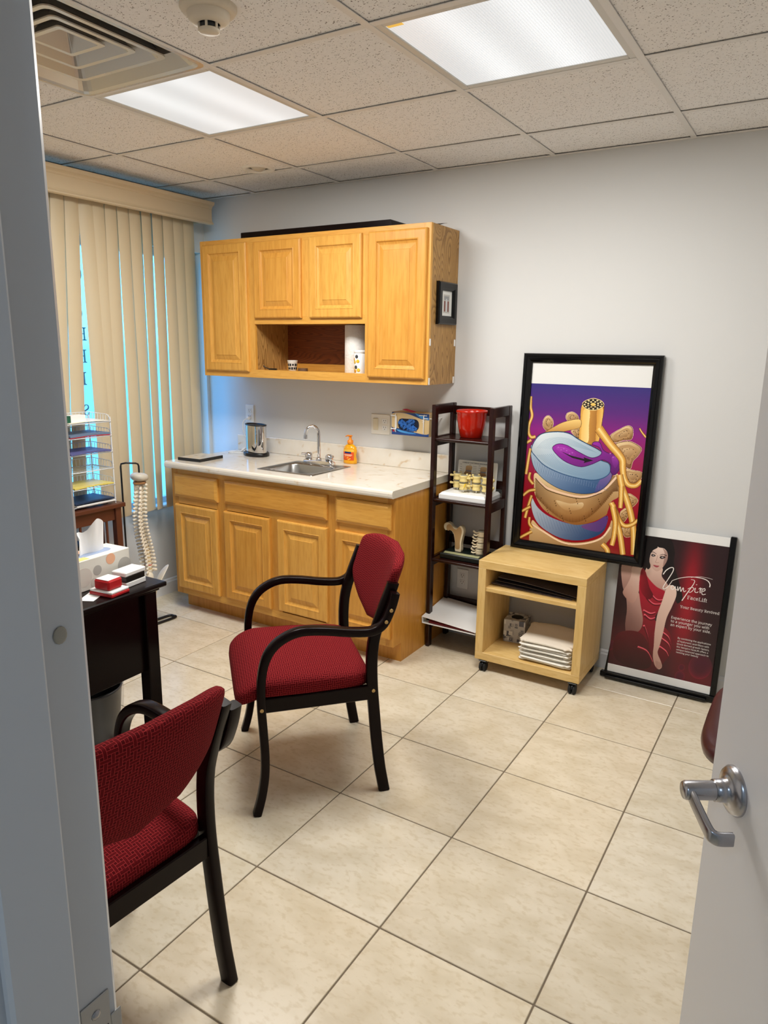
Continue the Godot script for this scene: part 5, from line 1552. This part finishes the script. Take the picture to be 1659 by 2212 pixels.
	for l in [[[652, 524, 680, 486, 722, 460, 752, 464, 746, 500, 700, 575, 664, 630, 656, 656, 676, 660, 712, 630, 742, 588], 6, 4], [[740, 585, 820, 560, 920, 550, 1020, 560, 1090, 585, 1118, 620, 1115, 650], 3, 6], [[930, 555, 1010, 548, 1090, 560, 1145, 576], 2, 2], [[765, 640, 745, 630, 735, 655, 755, 668, 775, 640, 780, 665, 800, 672], 5, 4], [[800, 640, 802, 680, 825, 645, 832, 688, 855, 652, 862, 690, 885, 680], 5, 4], [[930, 575, 965, 585, 955, 620, 905, 690, 870, 740, 845, 775], 3, 6], [[900, 665, 940, 650, 960, 665, 930, 695, 905, 690], 4, 4], [[975, 655, 970, 690, 990, 700, 1005, 690], 5, 4], [[984, 622, 988, 628], 6, 6], [[1008, 668, 1026, 656, 1022, 685, 1024, 706], 4, 5], [[1024, 680, 1034, 664, 1046, 660], 3, 4], [[1045, 690, 1070, 680, 1065, 662, 1040, 680, 1045, 718, 1078, 715], 5, 4]]:
		stroke(im, cr(q.call(l[0]), 8), l[1], l[2], wh)
	return im

func build_pictures() -> void:
	# large framed anatomy print, resting on the cart and leaning on the wall
	var f := thing("framed_anatomy_print", "large black framed print of a herniated spinal disc leaning above the cart", "framed print", Vector3(1.470, 0.5762, 0.078))
	f.rotation.x = -0.043
	var W := 0.662
	var H := 0.985
	var g := G.new()
	g.xf = Transform3D(Basis(), Vector3(-W / 2, 0, -0.028))
	g.rings(W, H, [Vector2(0, 0), Vector2(0, 0.022), Vector2(0.004, 0.028), Vector2(0.014, 0.0285), Vector2(0.017, 0.025), Vector2(0.020, 0.0265), Vector2(0.032, 0.024), Vector2(0.040, 0.017), Vector2(0.044, 0.0165), Vector2(0.045, 0.008)], false)
	g.mm(Vector3(0.01, 0.01, 0.0005), Vector3(W - 0.01, H - 0.01, 0.006))
	part("frame", g, M.gloss_black, f)
	var p := G.new()
	p.uquad(Vector3(-W / 2 + 0.045, 0.045, -0.0185), Vector3(W / 2 - 0.045, 0.045, -0.0185), Vector3(W / 2 - 0.045, H - 0.045, -0.0185), Vector3(-W / 2 + 0.045, H - 0.045, -0.0185))
	part("print", p, printed(disc_art(), 0.12), f)
	# advertising poster standing on the floor in a black rack
	var a := thing("advert_poster", "burgundy beauty treatment poster in a black rack standing on the floor", "poster", Vector3(1.925, 0.0, 0.098))
	a.rotation.x = -0.10
	var w := 0.470
	var y0 := 0.070
	var y1 := 0.728
	part("backing_board", G.new().mm(Vector3(-w / 2, 0.030, -0.006), Vector3(w / 2, 0.768, 0.0), 0.001), M.white, a)
	part("top_strip", G.new().mm(Vector3(-w / 2, y1, -0.0005), Vector3(w / 2, 0.770, 0.0025), 0.0008), M.white, a)
	part("bottom_strip", G.new().mm(Vector3(-w / 2, 0.032, -0.0005), Vector3(w / 2, y0, 0.0025), 0.0008), M.white, a)
	p = G.new()
	p.uquad(Vector3(-w / 2, y0, 0.0008), Vector3(w / 2, y0, 0.0008), Vector3(w / 2, y1, 0.0008), Vector3(-w / 2, y1, 0.0008))
	part("print", p, printed(advert_art(), 0.3), a)
	part("rack_upright", G.new().mm(Vector3(w / 2, 0.0, -0.02), Vector3(w / 2 + 0.026, 0.776, 0.006), 0.003), M.gloss_black, a)
	part("rack_foot", G.new().mm(Vector3(-w / 2 - 0.03, 0.004, -0.008), Vector3(w / 2 + 0.026, 0.030, 0.020), 0.004).mm(Vector3(-w / 2 - 0.005, 0.006, 0.020), Vector3(w / 2 - 0.01, 0.018, 0.038), 0.004), M.gloss_black, a)
	part("rack_strut", G.new().tube([Vector3(-w / 2 - 0.006, 0.02, 0.0), Vector3(-w / 2 + 0.01, 0.30, -0.05)], 0.008, 8), M.black, a)
	var wh := mat(rgb(232, 226, 222), 0.5)
	var hm := [0.00100926, 7.20903e-05, -0.248351, -0.000108773, 0.000765701, -0.0606364, 7.83352e-05, -4.37429e-05]
	for l in [["FaceLift", 893, 770, 0.0162, "Droid Serif"], ["Your Beauty Revived", 828, 850, 0.0122, "Droid Serif"], ["Experience the journey", 742, 948, 0.0124, "Droid Sans"], ["to a younger you with", 740, 982, 0.0124, "Droid Sans"], ["an expert by your side.", 737, 1016, 0.0124, "Droid Sans"], ["By combining the applications", 812, 1134, 0.0077, "Droid Sans"], ["of hyaluronic acid fillers with", 810, 1162, 0.0077, "Droid Sans"], ["blood derived growth factors,", 807, 1188, 0.0077, "Droid Sans"], ["the Vampire FaceLift offers a", 805, 1214, 0.0077, "Droid Sans"], ["unique balanced approach to", 803, 1240, 0.0077, "Droid Sans"], ["reviving your beauty", 800, 1264, 0.0077, "Droid Sans"]]:
		var uv: Vector2 = unwarp(hm, 1.0, 1.0, [l[1], l[2]])[0]
		words(l[0], l[3], wh, a, Vector3(-w / 2 + uv.x * w, y1 - uv.y * (y1 - y0), 0.0012), Basis(), l[4])

# ---------------------------------------------------------------- armchairs; local +z is the sitter's forward, origin on the floor between the rear feet
func make_chair(label: String, pad: Material, at: Vector3, turn: float) -> Node3D:
	var c := thing("armchair", label, "armchair", at, turn, "bentwood armchairs")
	var prof := [[0.471, 0.0], [0.453, 0.067], [0.441, 0.141], [0.438, 0.216], [0.442, 0.316], [0.446, 0.389], [0.446, 0.461], [0.442, 0.508], [0.432, 0.554], [0.414, 0.592], [0.384, 0.624], [0.340, 0.647], [0.292, 0.655], [0.221, 0.649], [0.154, 0.638], [0.090, 0.632], [0.053, 0.637], [0.025, 0.657], [0.007, 0.693], [-0.006, 0.730], [-0.014, 0.765]]
	var rear := [[0.008, 0.0], [0.017, 0.05], [0.026, 0.104], [0.038, 0.21], [0.047, 0.314], [0.055, 0.416], [0.057, 0.515], [0.048, 0.60], [0.022, 0.684], [-0.010, 0.770], [-0.016, 0.790]]
	for s in [-1.0, 1.0]:
		var path := []
		for i in prof.size():
			path.append(Vector3(s * (0.276 + 0.014 * clampf(1.0 - prof[i][1] / 0.3, 0, 1)), prof[i][1], prof[i][0]))
		var pth := cr(path, 3)
		var lo: Vector3 = pth[0]
		pth[0] = Vector3(lo.x, 0.0, lo.z)
		part("arm_and_front_leg", G.new().sm(1).sweep(pth, rect_sec(0.036, 0.029, 0.006), Vector3.RIGHT), M.darkwood, c)
		path = []
		for q in rear:
			path.append(Vector3(s * (0.242 + 0.010 * clampf(1.0 - q[1] / 0.4, 0, 1)), q[1], q[0]))
		part("rear_leg", G.new().sm(1).sweep(cr(path, 3), rect_sec(0.028, 0.040, 0.006), Vector3.RIGHT), M.darkwood, c)
		part("side_rail", G.new().box(Vector3(s * 0.246, 0.388, 0.242), Vector3(0.022, 0.052, 0.386), 0.003, Basis(Vector3.RIGHT, 0.02)), M.darkwood, c)
		for q in [[0.390, 0.446, 0.296], [0.400, 0.053, 0.259], [0.668, 0.020, 0.296], [0.708, 0.003, 0.296]]:
			var bo := G.new()
			bo.xf = Transform3D(Basis(Vector3.BACK, -s * PI / 2), Vector3(s * (q[2] - 0.0025), q[0], q[1]))
			bo.lathe([Vector2(0.0065, 0.0), Vector2(0.0065, 0.0025), Vector2(0.005, 0.003), Vector2(0.003, 0.002), Vector2(0, 0.002)], 16)
			part("bolt", bo, M.brass, c)
	part("rear_rail", G.new().box(Vector3(0, 0.388, 0.052), Vector3(0.460, 0.058, 0.024), 0.003), M.darkwood, c)
	part("front_rail", G.new().box(Vector3(0, 0.384, 0.415), Vector3(0.470, 0.045, 0.022), 0.003), M.darkwood, c)
	# seat: waterfall front, slightly crowned
	var seat := G.new().pillow(56, 16, 0.5, 0.22, func(x, y, z):
		var fwd: float = clampf((y - 0.45) / 0.55, 0, 1)
		return Vector3(x * (0.262 - 0.016 * clampf(-y, 0, 1)), 0.440 + z * 0.040 + 0.014 * (1 - x * x) * (1 - y * y) * (0.5 + 0.5 * z) - 0.050 * fwd * fwd + 0.006 * y, 0.292 + y * 0.238))
	part("seat", seat, pad, c)
	# back pad: bowed in plan, lower edge drops in the middle
	var back := G.new().pillow(64, 18, 0.55, 0.26, func(x, y, z):
		var e: float = x * x
		var top: float = 0.868 - 0.020 * e
		var low: float = 0.580 + 0.110 * e
		var yy: float = lerpf(low, top, y * 0.5 + 0.5)
		var lean: float = -(yy - 0.66) * 0.33
		return Vector3(x * (0.233 + 0.004 * y), yy, 0.028 + lean - 0.050 * (1 - e) + z * 0.027))
	part("backrest", back, pad, c)
	return c

func build_chairs() -> void:
	make_chair("red patterned armchair with black bentwood arms in front of the maple cabinets", M.cloth, Vector3(1.073, 0, 1.3135), deg_to_rad(-43.45))
	make_chair("red patterned armchair with its back to the doorway, drawn up to the desk", M.cloth, Vector3(1.338, 0, 2.650), deg_to_rad(-93.9))
	var c := thing("vinyl_chair", "dark burgundy vinyl swivel chair half hidden behind the open door", "chair", Vector3(2.53, 0, 1.20))
	var vinyl := mat(rgb(62, 24, 26), 0.3)
	part("seat", G.new().pillow(48, 14, 0.6, 0.5, func(x, y, z): return Vector3(x * 0.275, 0.462 + z * 0.045 - 0.018 * clampf(-x - 0.4, 0, 1), -y * 0.30 - 0.02)), vinyl, c)
	part("backrest", G.new().pillow(40, 14, 0.6, 0.4, func(x, y, z): return Vector3(0.27 + z * 0.032 + 0.05 * y, 0.76 + y * 0.20, -x * 0.24)), vinyl, c)
	part("back_bar", G.new().tube(cr([Vector3(0.10, 0.405, 0), Vector3(0.28, 0.405, 0), Vector3(0.315, 0.46, 0), Vector3(0.315, 0.68, 0)], 4), 0.012, 8), M.black, c)
	part("gas_post", G.new().tube([Vector3(0.04, 0.10, 0), Vector3(0.04, 0.42, 0)], 0.025, 16), M.black, c)
	for k in 5:
		var a := TAU * k / 5
		var leg := part("base_arm", G.new().tube([Vector3(0.04, 0.105, 0), Vector3(0.04 + cos(a) * 0.22, 0.070, sin(a) * 0.22)], 0.016, 8), M.black, c)
		part("caster", G.new().ball(Vector3(0.04 + cos(a) * 0.22, 0.026, sin(a) * 0.22), Vector3(0.026, 0.026, 0.026), 12).tube([Vector3(0.04 + cos(a) * 0.22, 0.03, sin(a) * 0.22), Vector3(0.04 + cos(a) * 0.22, 0.075, sin(a) * 0.22)], 0.008, 8), M.black, leg)

# ---------------------------------------------------------------- desk
func build_desk() -> void:
	var d := thing("desk", "black-brown wooden desk with a moulded top and corner legs", "desk")
	var g := G.new()
	g.mm(Vector3(-0.27, 0.722, 1.787), Vector3(0.495, 0.740, 3.10), 0.004)
	g.mm(Vector3(-0.25, 0.708, 1.806), Vector3(0.476, 0.722, 3.08), 0.003)
	part("desk_top", g, M.blackwood, d)
	for x in [-0.215, 0.435]:
		for z in [1.835, 3.04]:
			part("leg", G.new().box(Vector3(x, 0.354, z), Vector3(0.052, 0.708, 0.052), 0.003), M.blackwood, d)
	part("modesty_panel", G.new().mm(Vector3(0.424, 0.402, 1.861), Vector3(0.440, 0.708, 3.014), 0.001), M.blackwood, d)
	part("apron", G.new().mm(Vector3(-0.189, 0.600, 1.829), Vector3(0.409, 0.708, 1.845), 0.001), M.blackwood, d)
	part("apron", G.new().mm(Vector3(-0.189, 0.600, 3.032), Vector3(0.409, 0.708, 3.048), 0.001), M.blackwood, d)
	part("apron", G.new().mm(Vector3(-0.226, 0.600, 1.861), Vector3(-0.210, 0.708, 3.014), 0.001), M.blackwood, d)
	# waste bin with its liner
	var b := thing("waste_bin", "black waste bin lined with a clear bag under the desk", "waste bin", Vector3(0.195, 0, 1.942))
	var el := func(r: float, y: float, wob := 0.0) -> Array:
		var o := []
		for k in 32:
			var a := TAU * k / 32
			var q := r * (1.0 + wob * sin(a * 9.0) + wob * 0.6 * sin(a * 17.0 + y * 60.0))
			o.append(Vector3(cos(a) * q, y, -sin(a) * q))
		return o
	part("bin_wall", G.new().sm(1).loft([el.call(0.095, 0.0), el.call(0.098, 0.004), el.call(0.126, 0.300), el.call(0.130, 0.305), el.call(0.126, 0.310), el.call(0.120, 0.300), el.call(0.094, 0.008)]), M.black, b)
	var bag := mat(Color(0.62, 0.64, 0.68, 0.16), 0.32)
	bag.transparency = BaseMaterial3D.TRANSPARENCY_ALPHA
	part("liner", G.new().sm(1).loft([el.call(0.1125, 0.082, 0.02), el.call(0.120, 0.15, 0.018), el.call(0.129, 0.24, 0.012), el.call(0.134, 0.305, 0.006), el.call(0.131, 0.315, 0.01), el.call(0.122, 0.300, 0.01), el.call(0.112, 0.20, 0.02)], false), bag, b)
	part("liner_hem", G.new().sm(1).loft([el.call(0.1135, 0.074, 0.02), el.call(0.1155, 0.088, 0.02), el.call(0.1170, 0.102, 0.019)], false), mat(rgb(206, 160, 140), 0.6), b)
	# box of tissues
	var t := thing("tissue_box", "pale tissue box printed with soft dots on the desk, tissue pulled up", "tissue box", Vector3(0.288, 0.7402, 1.940), 0.06)
	part("carton", G.new().box(Vector3(0, 0.055, 0), Vector3(0.118, 0.110, 0.232), 0.002), mat(rgb(226, 224, 214), 0.6), t)
	part("end_panel", G.new().box(Vector3(0, 0.055, 0.1163), Vector3(0.114, 0.106, 0.001), 0.0003), mat(rgb(214, 186, 110), 0.6), t)
	part("opening", G.new().prism(shifted(rrect(0.056, 0.150, 0.027), Vector2.ZERO), 0, 0.0008), mat(rgb(150, 166, 196), 0.5), t, Vector3(0, 0.1098, 0)).rotation.x = -PI / 2
	for q in [[0.088, 0.050, 0.034, 0], [0.030, 0.062, 0.018, 1], [-0.030, 0.092, 0.020, 2], [-0.090, 0.050, 0.030, 1], [0.046, 0.022, 0.016, 0]]:
		var dot := part("printed_dot", G.new().lathe([Vector2(0, 0.0006), Vector2(q[2], 0.0006), Vector2(q[2], 0)], 24, false), [mat(rgb(212, 206, 196), 0.6), mat(rgb(178, 176, 170), 0.6), mat(rgb(232, 176, 140), 0.6)][q[3]], t, Vector3(0.0591, minf(q[1], 0.109 - q[2]), q[0]))
		dot.rotation.z = -PI / 2
	for q in [[0.040, 0.085, 0.018, 0], [-0.036, 0.02, 0.016, 1]]:
		part("printed_dot", G.new().box(Vector3.ZERO, Vector3(0.03, 0.0006, 0.06), 0.0002), [mat(rgb(240, 210, 130), 0.6), mat(rgb(240, 190, 160), 0.6)][q[3]], t, Vector3(q[0], 0.1104, q[1]))
	part("tissue", G.new().grid(16, 10, func(u, v):
		var a: float = (u - 0.5) * 2.0
		var w: float = lerpf(0.055, 0.066, v)
		var top: float = 0.095 + 0.030 * sin(a * 2.4 + 0.7) - 0.022 * exp(-pow((a + 0.2) / 0.18, 2))
		return Vector3(0.016 * sin(a * 4.0) * (0.3 + v) + 0.010 * v * cos(a * 7.0), 0.106 + v * top, -a * w), 0.0006), M.tissue, t)
	# stamps and a card
	var r := thing("red_stamp", "red and white self-inking stamp on the desk", "stamp", Vector3(0.432, 0.7402, 1.985), 0.12)
	var red := mat(rgb(176, 22, 30), 0.3)
	part("base", G.new().mm(Vector3(-0.052, 0, -0.042), Vector3(0.052, 0.012, 0.042), 0.003), red, r)
	part("tray", G.new().mm(Vector3(-0.050, 0.012, -0.040), Vector3(0.050, 0.020, 0.040), 0.002), M.white, r)
	part("body", G.new().mm(Vector3(-0.034, 0.020, -0.030), Vector3(0.034, 0.056, 0.036), 0.006), red, r)
	part("label", G.new().mm(Vector3(-0.028, 0.0558, -0.025), Vector3(0.028, 0.0566, 0.031), 0.0003), M.white, r)
	var s := thing("black_stamp", "black and white boxy stamp behind the red one on the desk", "stamp", Vector3(0.402, 0.7402, 1.880), 0.12)
	part("base", G.new().mm(Vector3(-0.030, 0, -0.048), Vector3(0.036, 0.018, 0.048), 0.002), M.white, s)
	part("body", G.new().mm(Vector3(-0.030, 0.018, -0.046), Vector3(0.034, 0.040, 0.046), 0.002), M.black, s)
	part("top_cover", G.new().mm(Vector3(-0.030, 0.040, -0.050), Vector3(0.036, 0.056, 0.050), 0.003), M.white, s)
	single("business_card", G.new().box(Vector3(0, 0.0004, 0), Vector3(0.052, 0.0008, 0.086)), M.paper, "small white card lying beside the red stamp on the desk", "card", Vector3(0.415, 0.7402, 2.045), 0.5)
	single("tape_block", G.new().box(Vector3(0, 0.012, 0), Vector3(0.03, 0.024, 0.05), 0.003), M.ivory, "small cream block on the desk beside the tissue box", "block", Vector3(0.335, 0.7402, 2.085))

# ---------------------------------------------------------------- side table, paper trays, spine model
func build_window_corner() -> void:
	var t := thing("side_table", "narrow brown mission-style side table standing before the blind", "side table")
	part("table_top", G.new().mm(Vector3(-0.915, 0.722, 1.000), Vector3(-0.700, 0.744, 1.620), 0.003), M.sidewood, t)
	for x in [-0.885, -0.730]:
		for z in [1.040, 1.580]:
			part("leg", G.new().box(Vector3(x, 0.361, z), Vector3(0.036, 0.722, 0.036), 0.002), M.sidewood, t)
	part("apron", G.new().mm(Vector3(-0.738, 0.655, 1.058), Vector3(-0.724, 0.722, 1.562), 0.001), M.sidewood, t)
	part("apron", G.new().mm(Vector3(-0.891, 0.655, 1.058), Vector3(-0.877, 0.722, 1.562), 0.001), M.sidewood, t)
	part("apron", G.new().mm(Vector3(-0.867, 0.655, 1.034), Vector3(-0.748, 0.722, 1.046), 0.001), M.sidewood, t)
	part("lower_shelf", G.new().mm(Vector3(-0.867, 0.18, 1.03), Vector3(-0.748, 0.198, 1.59), 0.001), M.sidewood, t)
	for k in 6:
		part("slat", G.new().mm(Vector3(-0.736, 0.198, 1.10 + k * 0.08), Vector3(-0.728, 0.655, 1.112 + k * 0.08), 0.001), M.sidewood, t)
	# black machine on the lower shelf
	var pr := thing("black_machine", "black boxy device on the lower shelf of the side table", "device", Vector3(-0.807, 0.1985, 1.33))
	part("case", G.new().mm(Vector3(-0.055, 0, -0.2), Vector3(0.055, 0.33, 0.2), 0.008), M.black, pr)
	part("lid", G.new().mm(Vector3(-0.057, 0.33, -0.202), Vector3(0.057, 0.35, 0.202), 0.006), M.black_matte, pr)
	# wire letter trays
	var w := thing("wire_letter_tray", "white wire letter tray tower with six tiers on the side table", "letter tray", Vector3(-0.820, 0.7442, 1.165))
	var wm := mat(rgb(232, 236, 240), 0.35)
	var lv := [0.012, 0.102, 0.190, 0.277, 0.362, 0.435]
	for x in [-0.090, 0.085]:
		for z in [-0.128, 0.128]:
			part("upright", G.new().tube([Vector3(x, 0, z), Vector3(x, 0.46, z)], 0.0035, 6), wm, w)
	for k in 6:
		var y: float = lv[k]
		var tier := part("tier", G.new().tube([Vector3(-0.09, y, -0.128), Vector3(0.09, y, -0.128), Vector3(0.09, y, 0.128), Vector3(-0.09, y, 0.128), Vector3(-0.09, y, -0.128)], 0.0026, 6), wm, w)
		for j in 12:
			var z := -0.118 + j * 0.0215
			part("wire", G.new().tube([Vector3(-0.09, y, z), Vector3(0.088, y, z)], 0.0015, 5), wm, tier)
			if k < 6 and j % 1 == 0:
				part("wire", G.new().tube([Vector3(-0.09, y, z), Vector3(-0.092, y + 0.04, z)], 0.0015, 5), wm, tier)
		for j in 8:
			var x := -0.08 + j * 0.022
			part("wire", G.new().tube([Vector3(x, y, -0.128), Vector3(x, y + 0.035, -0.130)], 0.0015, 5), wm, tier)
		part("rim", G.new().tube([Vector3(0.09, y + 0.012, -0.129), Vector3(0.06, y + 0.036, -0.13), Vector3(-0.092, y + 0.040, -0.13), Vector3(-0.092, y + 0.040, 0.13)], 0.002, 6), wm, tier)
	var sheets := [[0, "navy folder in the lowest wire tier on top of white papers", rgb(30, 52, 84), 0.008], [1, "yellow folder in the second wire tier above the table", rgb(232, 214, 110), 0.007], [3, "purple-blue folder in the fourth wire tier above the table", rgb(92, 96, 150), 0.009], [4, "grey-blue folder in the fifth wire tier above the table", rgb(104, 124, 152), 0.010], [4, "red folder under the grey-blue one in the wire trays", rgb(206, 40, 60), 0.003], [5, "loose white sheet in the topmost wire tier", rgb(236, 232, 214), 0.003]]
	for q in sheets:
		var y: float = 0.7442 + lv[q[0]] + (0.0155 if q[0] == 0 else 0.0045 if q[0] != 4 or q[3] < 0.005 else 0.0085)
		var o: float = 0.004 * sin(q[3] * 900.0)
		single("folder", G.new().grid(4, 6, func(u, v): return Vector3(-0.905 + u * 0.178 + o, y + 0.004 * sin(v * 3.0) * u + q[3], 1.045 + (1 - v) * 0.235 + o * 2.0), q[3]), mat(q[2], 0.55), q[1], "folder", Vector3.ZERO, 0.0, "folders in the wire letter trays")
	single("paper_stack", G.new().box(Vector3(0, 0.004, 0), Vector3(0.180, 0.008, 0.232), 0.001), M.paper, "thin stack of white papers under the navy folder in the lowest tier", "papers", Vector3(-0.812, 0.7442 + 0.0148, 1.163))
	var nb := thing("note_box", "small white box with a dark green end in the topmost wire tier", "box", Vector3(-0.780, 0.7442 + 0.4415, 1.225))
	part("carton", G.new().mm(Vector3(-0.03, 0, -0.055), Vector3(0.03, 0.036, 0.03), 0.001), M.white, nb)
	part("green_end", G.new().mm(Vector3(-0.03, 0, 0.03), Vector3(0.0305, 0.036, 0.055), 0.001), mat(rgb(20, 84, 60), 0.5), nb)
	# spine model hanging from its stand
	var s := thing("spine_model", "hanging anatomical spine model with pelvis on a black rod stand", "anatomical model", Vector3(-0.700, 0, 0.900))
	part("stand_rod", G.new().tube([Vector3(-0.05, 0.012, 0.078), Vector3(-0.05, 0.93, 0.078), Vector3(-0.048, 0.945, 0.076), Vector3(-0.03, 0.950, 0.06), Vector3(-0.004, 0.945, 0.015), Vector3(0, 0.94, 0.005), Vector3(0, 0.928, 0.0), Vector3(0, 0.87, 0)], 0.005, 8), M.black, s)
	part("stand_foot", G.new().tube(cr([Vector3(-0.05, 0.008, 0.078), Vector3(-0.03, 0.008, -0.02), Vector3(-0.015, 0.008, -0.16), Vector3(0.01, 0.008, -0.175), Vector3(0.035, 0.008, -0.16), Vector3(0.02, 0.008, 0.0), Vector3(0.0, 0.008, 0.078), Vector3(-0.05, 0.008, 0.078)], 4), 0.008, 8), M.black, s)
	part("occiput", G.new().pillow(24, 12, 0.8, 0.9, func(x, y, z): return Vector3(x * 0.046, 0.868 + z * 0.024 + 0.006 * y, y * 0.046)), mat(rgb(206, 200, 186), 0.35), s)
	part("atlas", G.new().tube(cr([Vector3(0.034, 0.838, 0.0), Vector3(0.0, 0.836, 0.034), Vector3(-0.034, 0.838, 0), Vector3(0, 0.836, -0.034), Vector3(0.034, 0.838, 0)], 4), 0.006, 7), mat(rgb(170, 120, 70), 0.5), s)
	var n := 24
	for k in n:
		var f := float(k) / (n - 1)
		var y := lerpf(0.818, 0.330, f)
		var big := lerpf(0.012, 0.024, f)
		var off := Vector3(0.010 * sin(f * PI * 2.0), 0, 0.018 * sin(f * PI * 2.0 - 0.6) - 0.04 * f * f * 0.4)
		var v := part("vertebra", G.new().lathe([Vector2(0, -0.008), Vector2(big, -0.008), Vector2(big * 0.85, 0), Vector2(big, 0.008), Vector2(0, 0.008)], 14), M.bone_pale, s, Vector3(0, y, 0) + off)
		var g := G.new()
		# spinous and transverse processes; the back of the spine is towards the room
		var to := Vector3(0.62, 0, 0.78)
		var sd := Vector3(0.78, 0, -0.62)
		for e in [[to * (big + 0.020) + Vector3(0, -0.014 if f < 0.75 else -0.004, 0), 0.0072], [sd * (big + 0.016) + to * 0.012 + Vector3(0, 0.006, 0), 0.0074], [-sd * (big + 0.016) + to * 0.012 + Vector3(0, 0.006, 0), 0.0074]]:
			g.tube(cr([e[0] * 0.25, e[0] * 0.7 + Vector3(0, 0.004, 0), e[0]], 3), e[1], 7)
			g.ball(e[0], Vector3.ONE * e[1] * 1.2, 8)
		part("process", g, M.bone_pale, v)
		if k > 16:
			part("disc", G.new().lathe([Vector2(0, 0.008), Vector2(big * 0.96, 0.008), Vector2(big * 0.96, 0.0125), Vector2(0, 0.0125)], 14), mat(rgb(206, 170, 100), 0.5) if k != 22 else mat(rgb(196, 60, 40), 0.4), v)
	part("sacrum", G.new().pillow(16, 10, 0.9, 0.8, func(x, y, z): return Vector3(0.010, 0.265, -0.01) + Vector3(x * 0.030 * (0.75 + 0.3 * z), z * 0.062, y * 0.036 * (0.75 + 0.35 * z))), M.bone_pale, s)
	for sd in [-1.0, 1.0]: # wings of the pelvis, flaring up and out to both sides of the sacrum
		part("hip_bone", G.new().pillow(20, 16, 0.95, 0.9, func(x, y, z):
			var up: float = z * 0.5 + 0.5
			var wide: float = 0.020 + 0.046 * sin(up * 2.3)
			var out: float = 0.020 + 0.085 * up * up + 0.008 * x
			var lp := Vector3(sd * out, 0.262 + z * 0.092, y * wide + 0.02 * (1 - up))
			return Vector3(0.012, 0, -0.02) + Basis(Vector3.UP, 0.95) * lp), M.bone_pale, s)
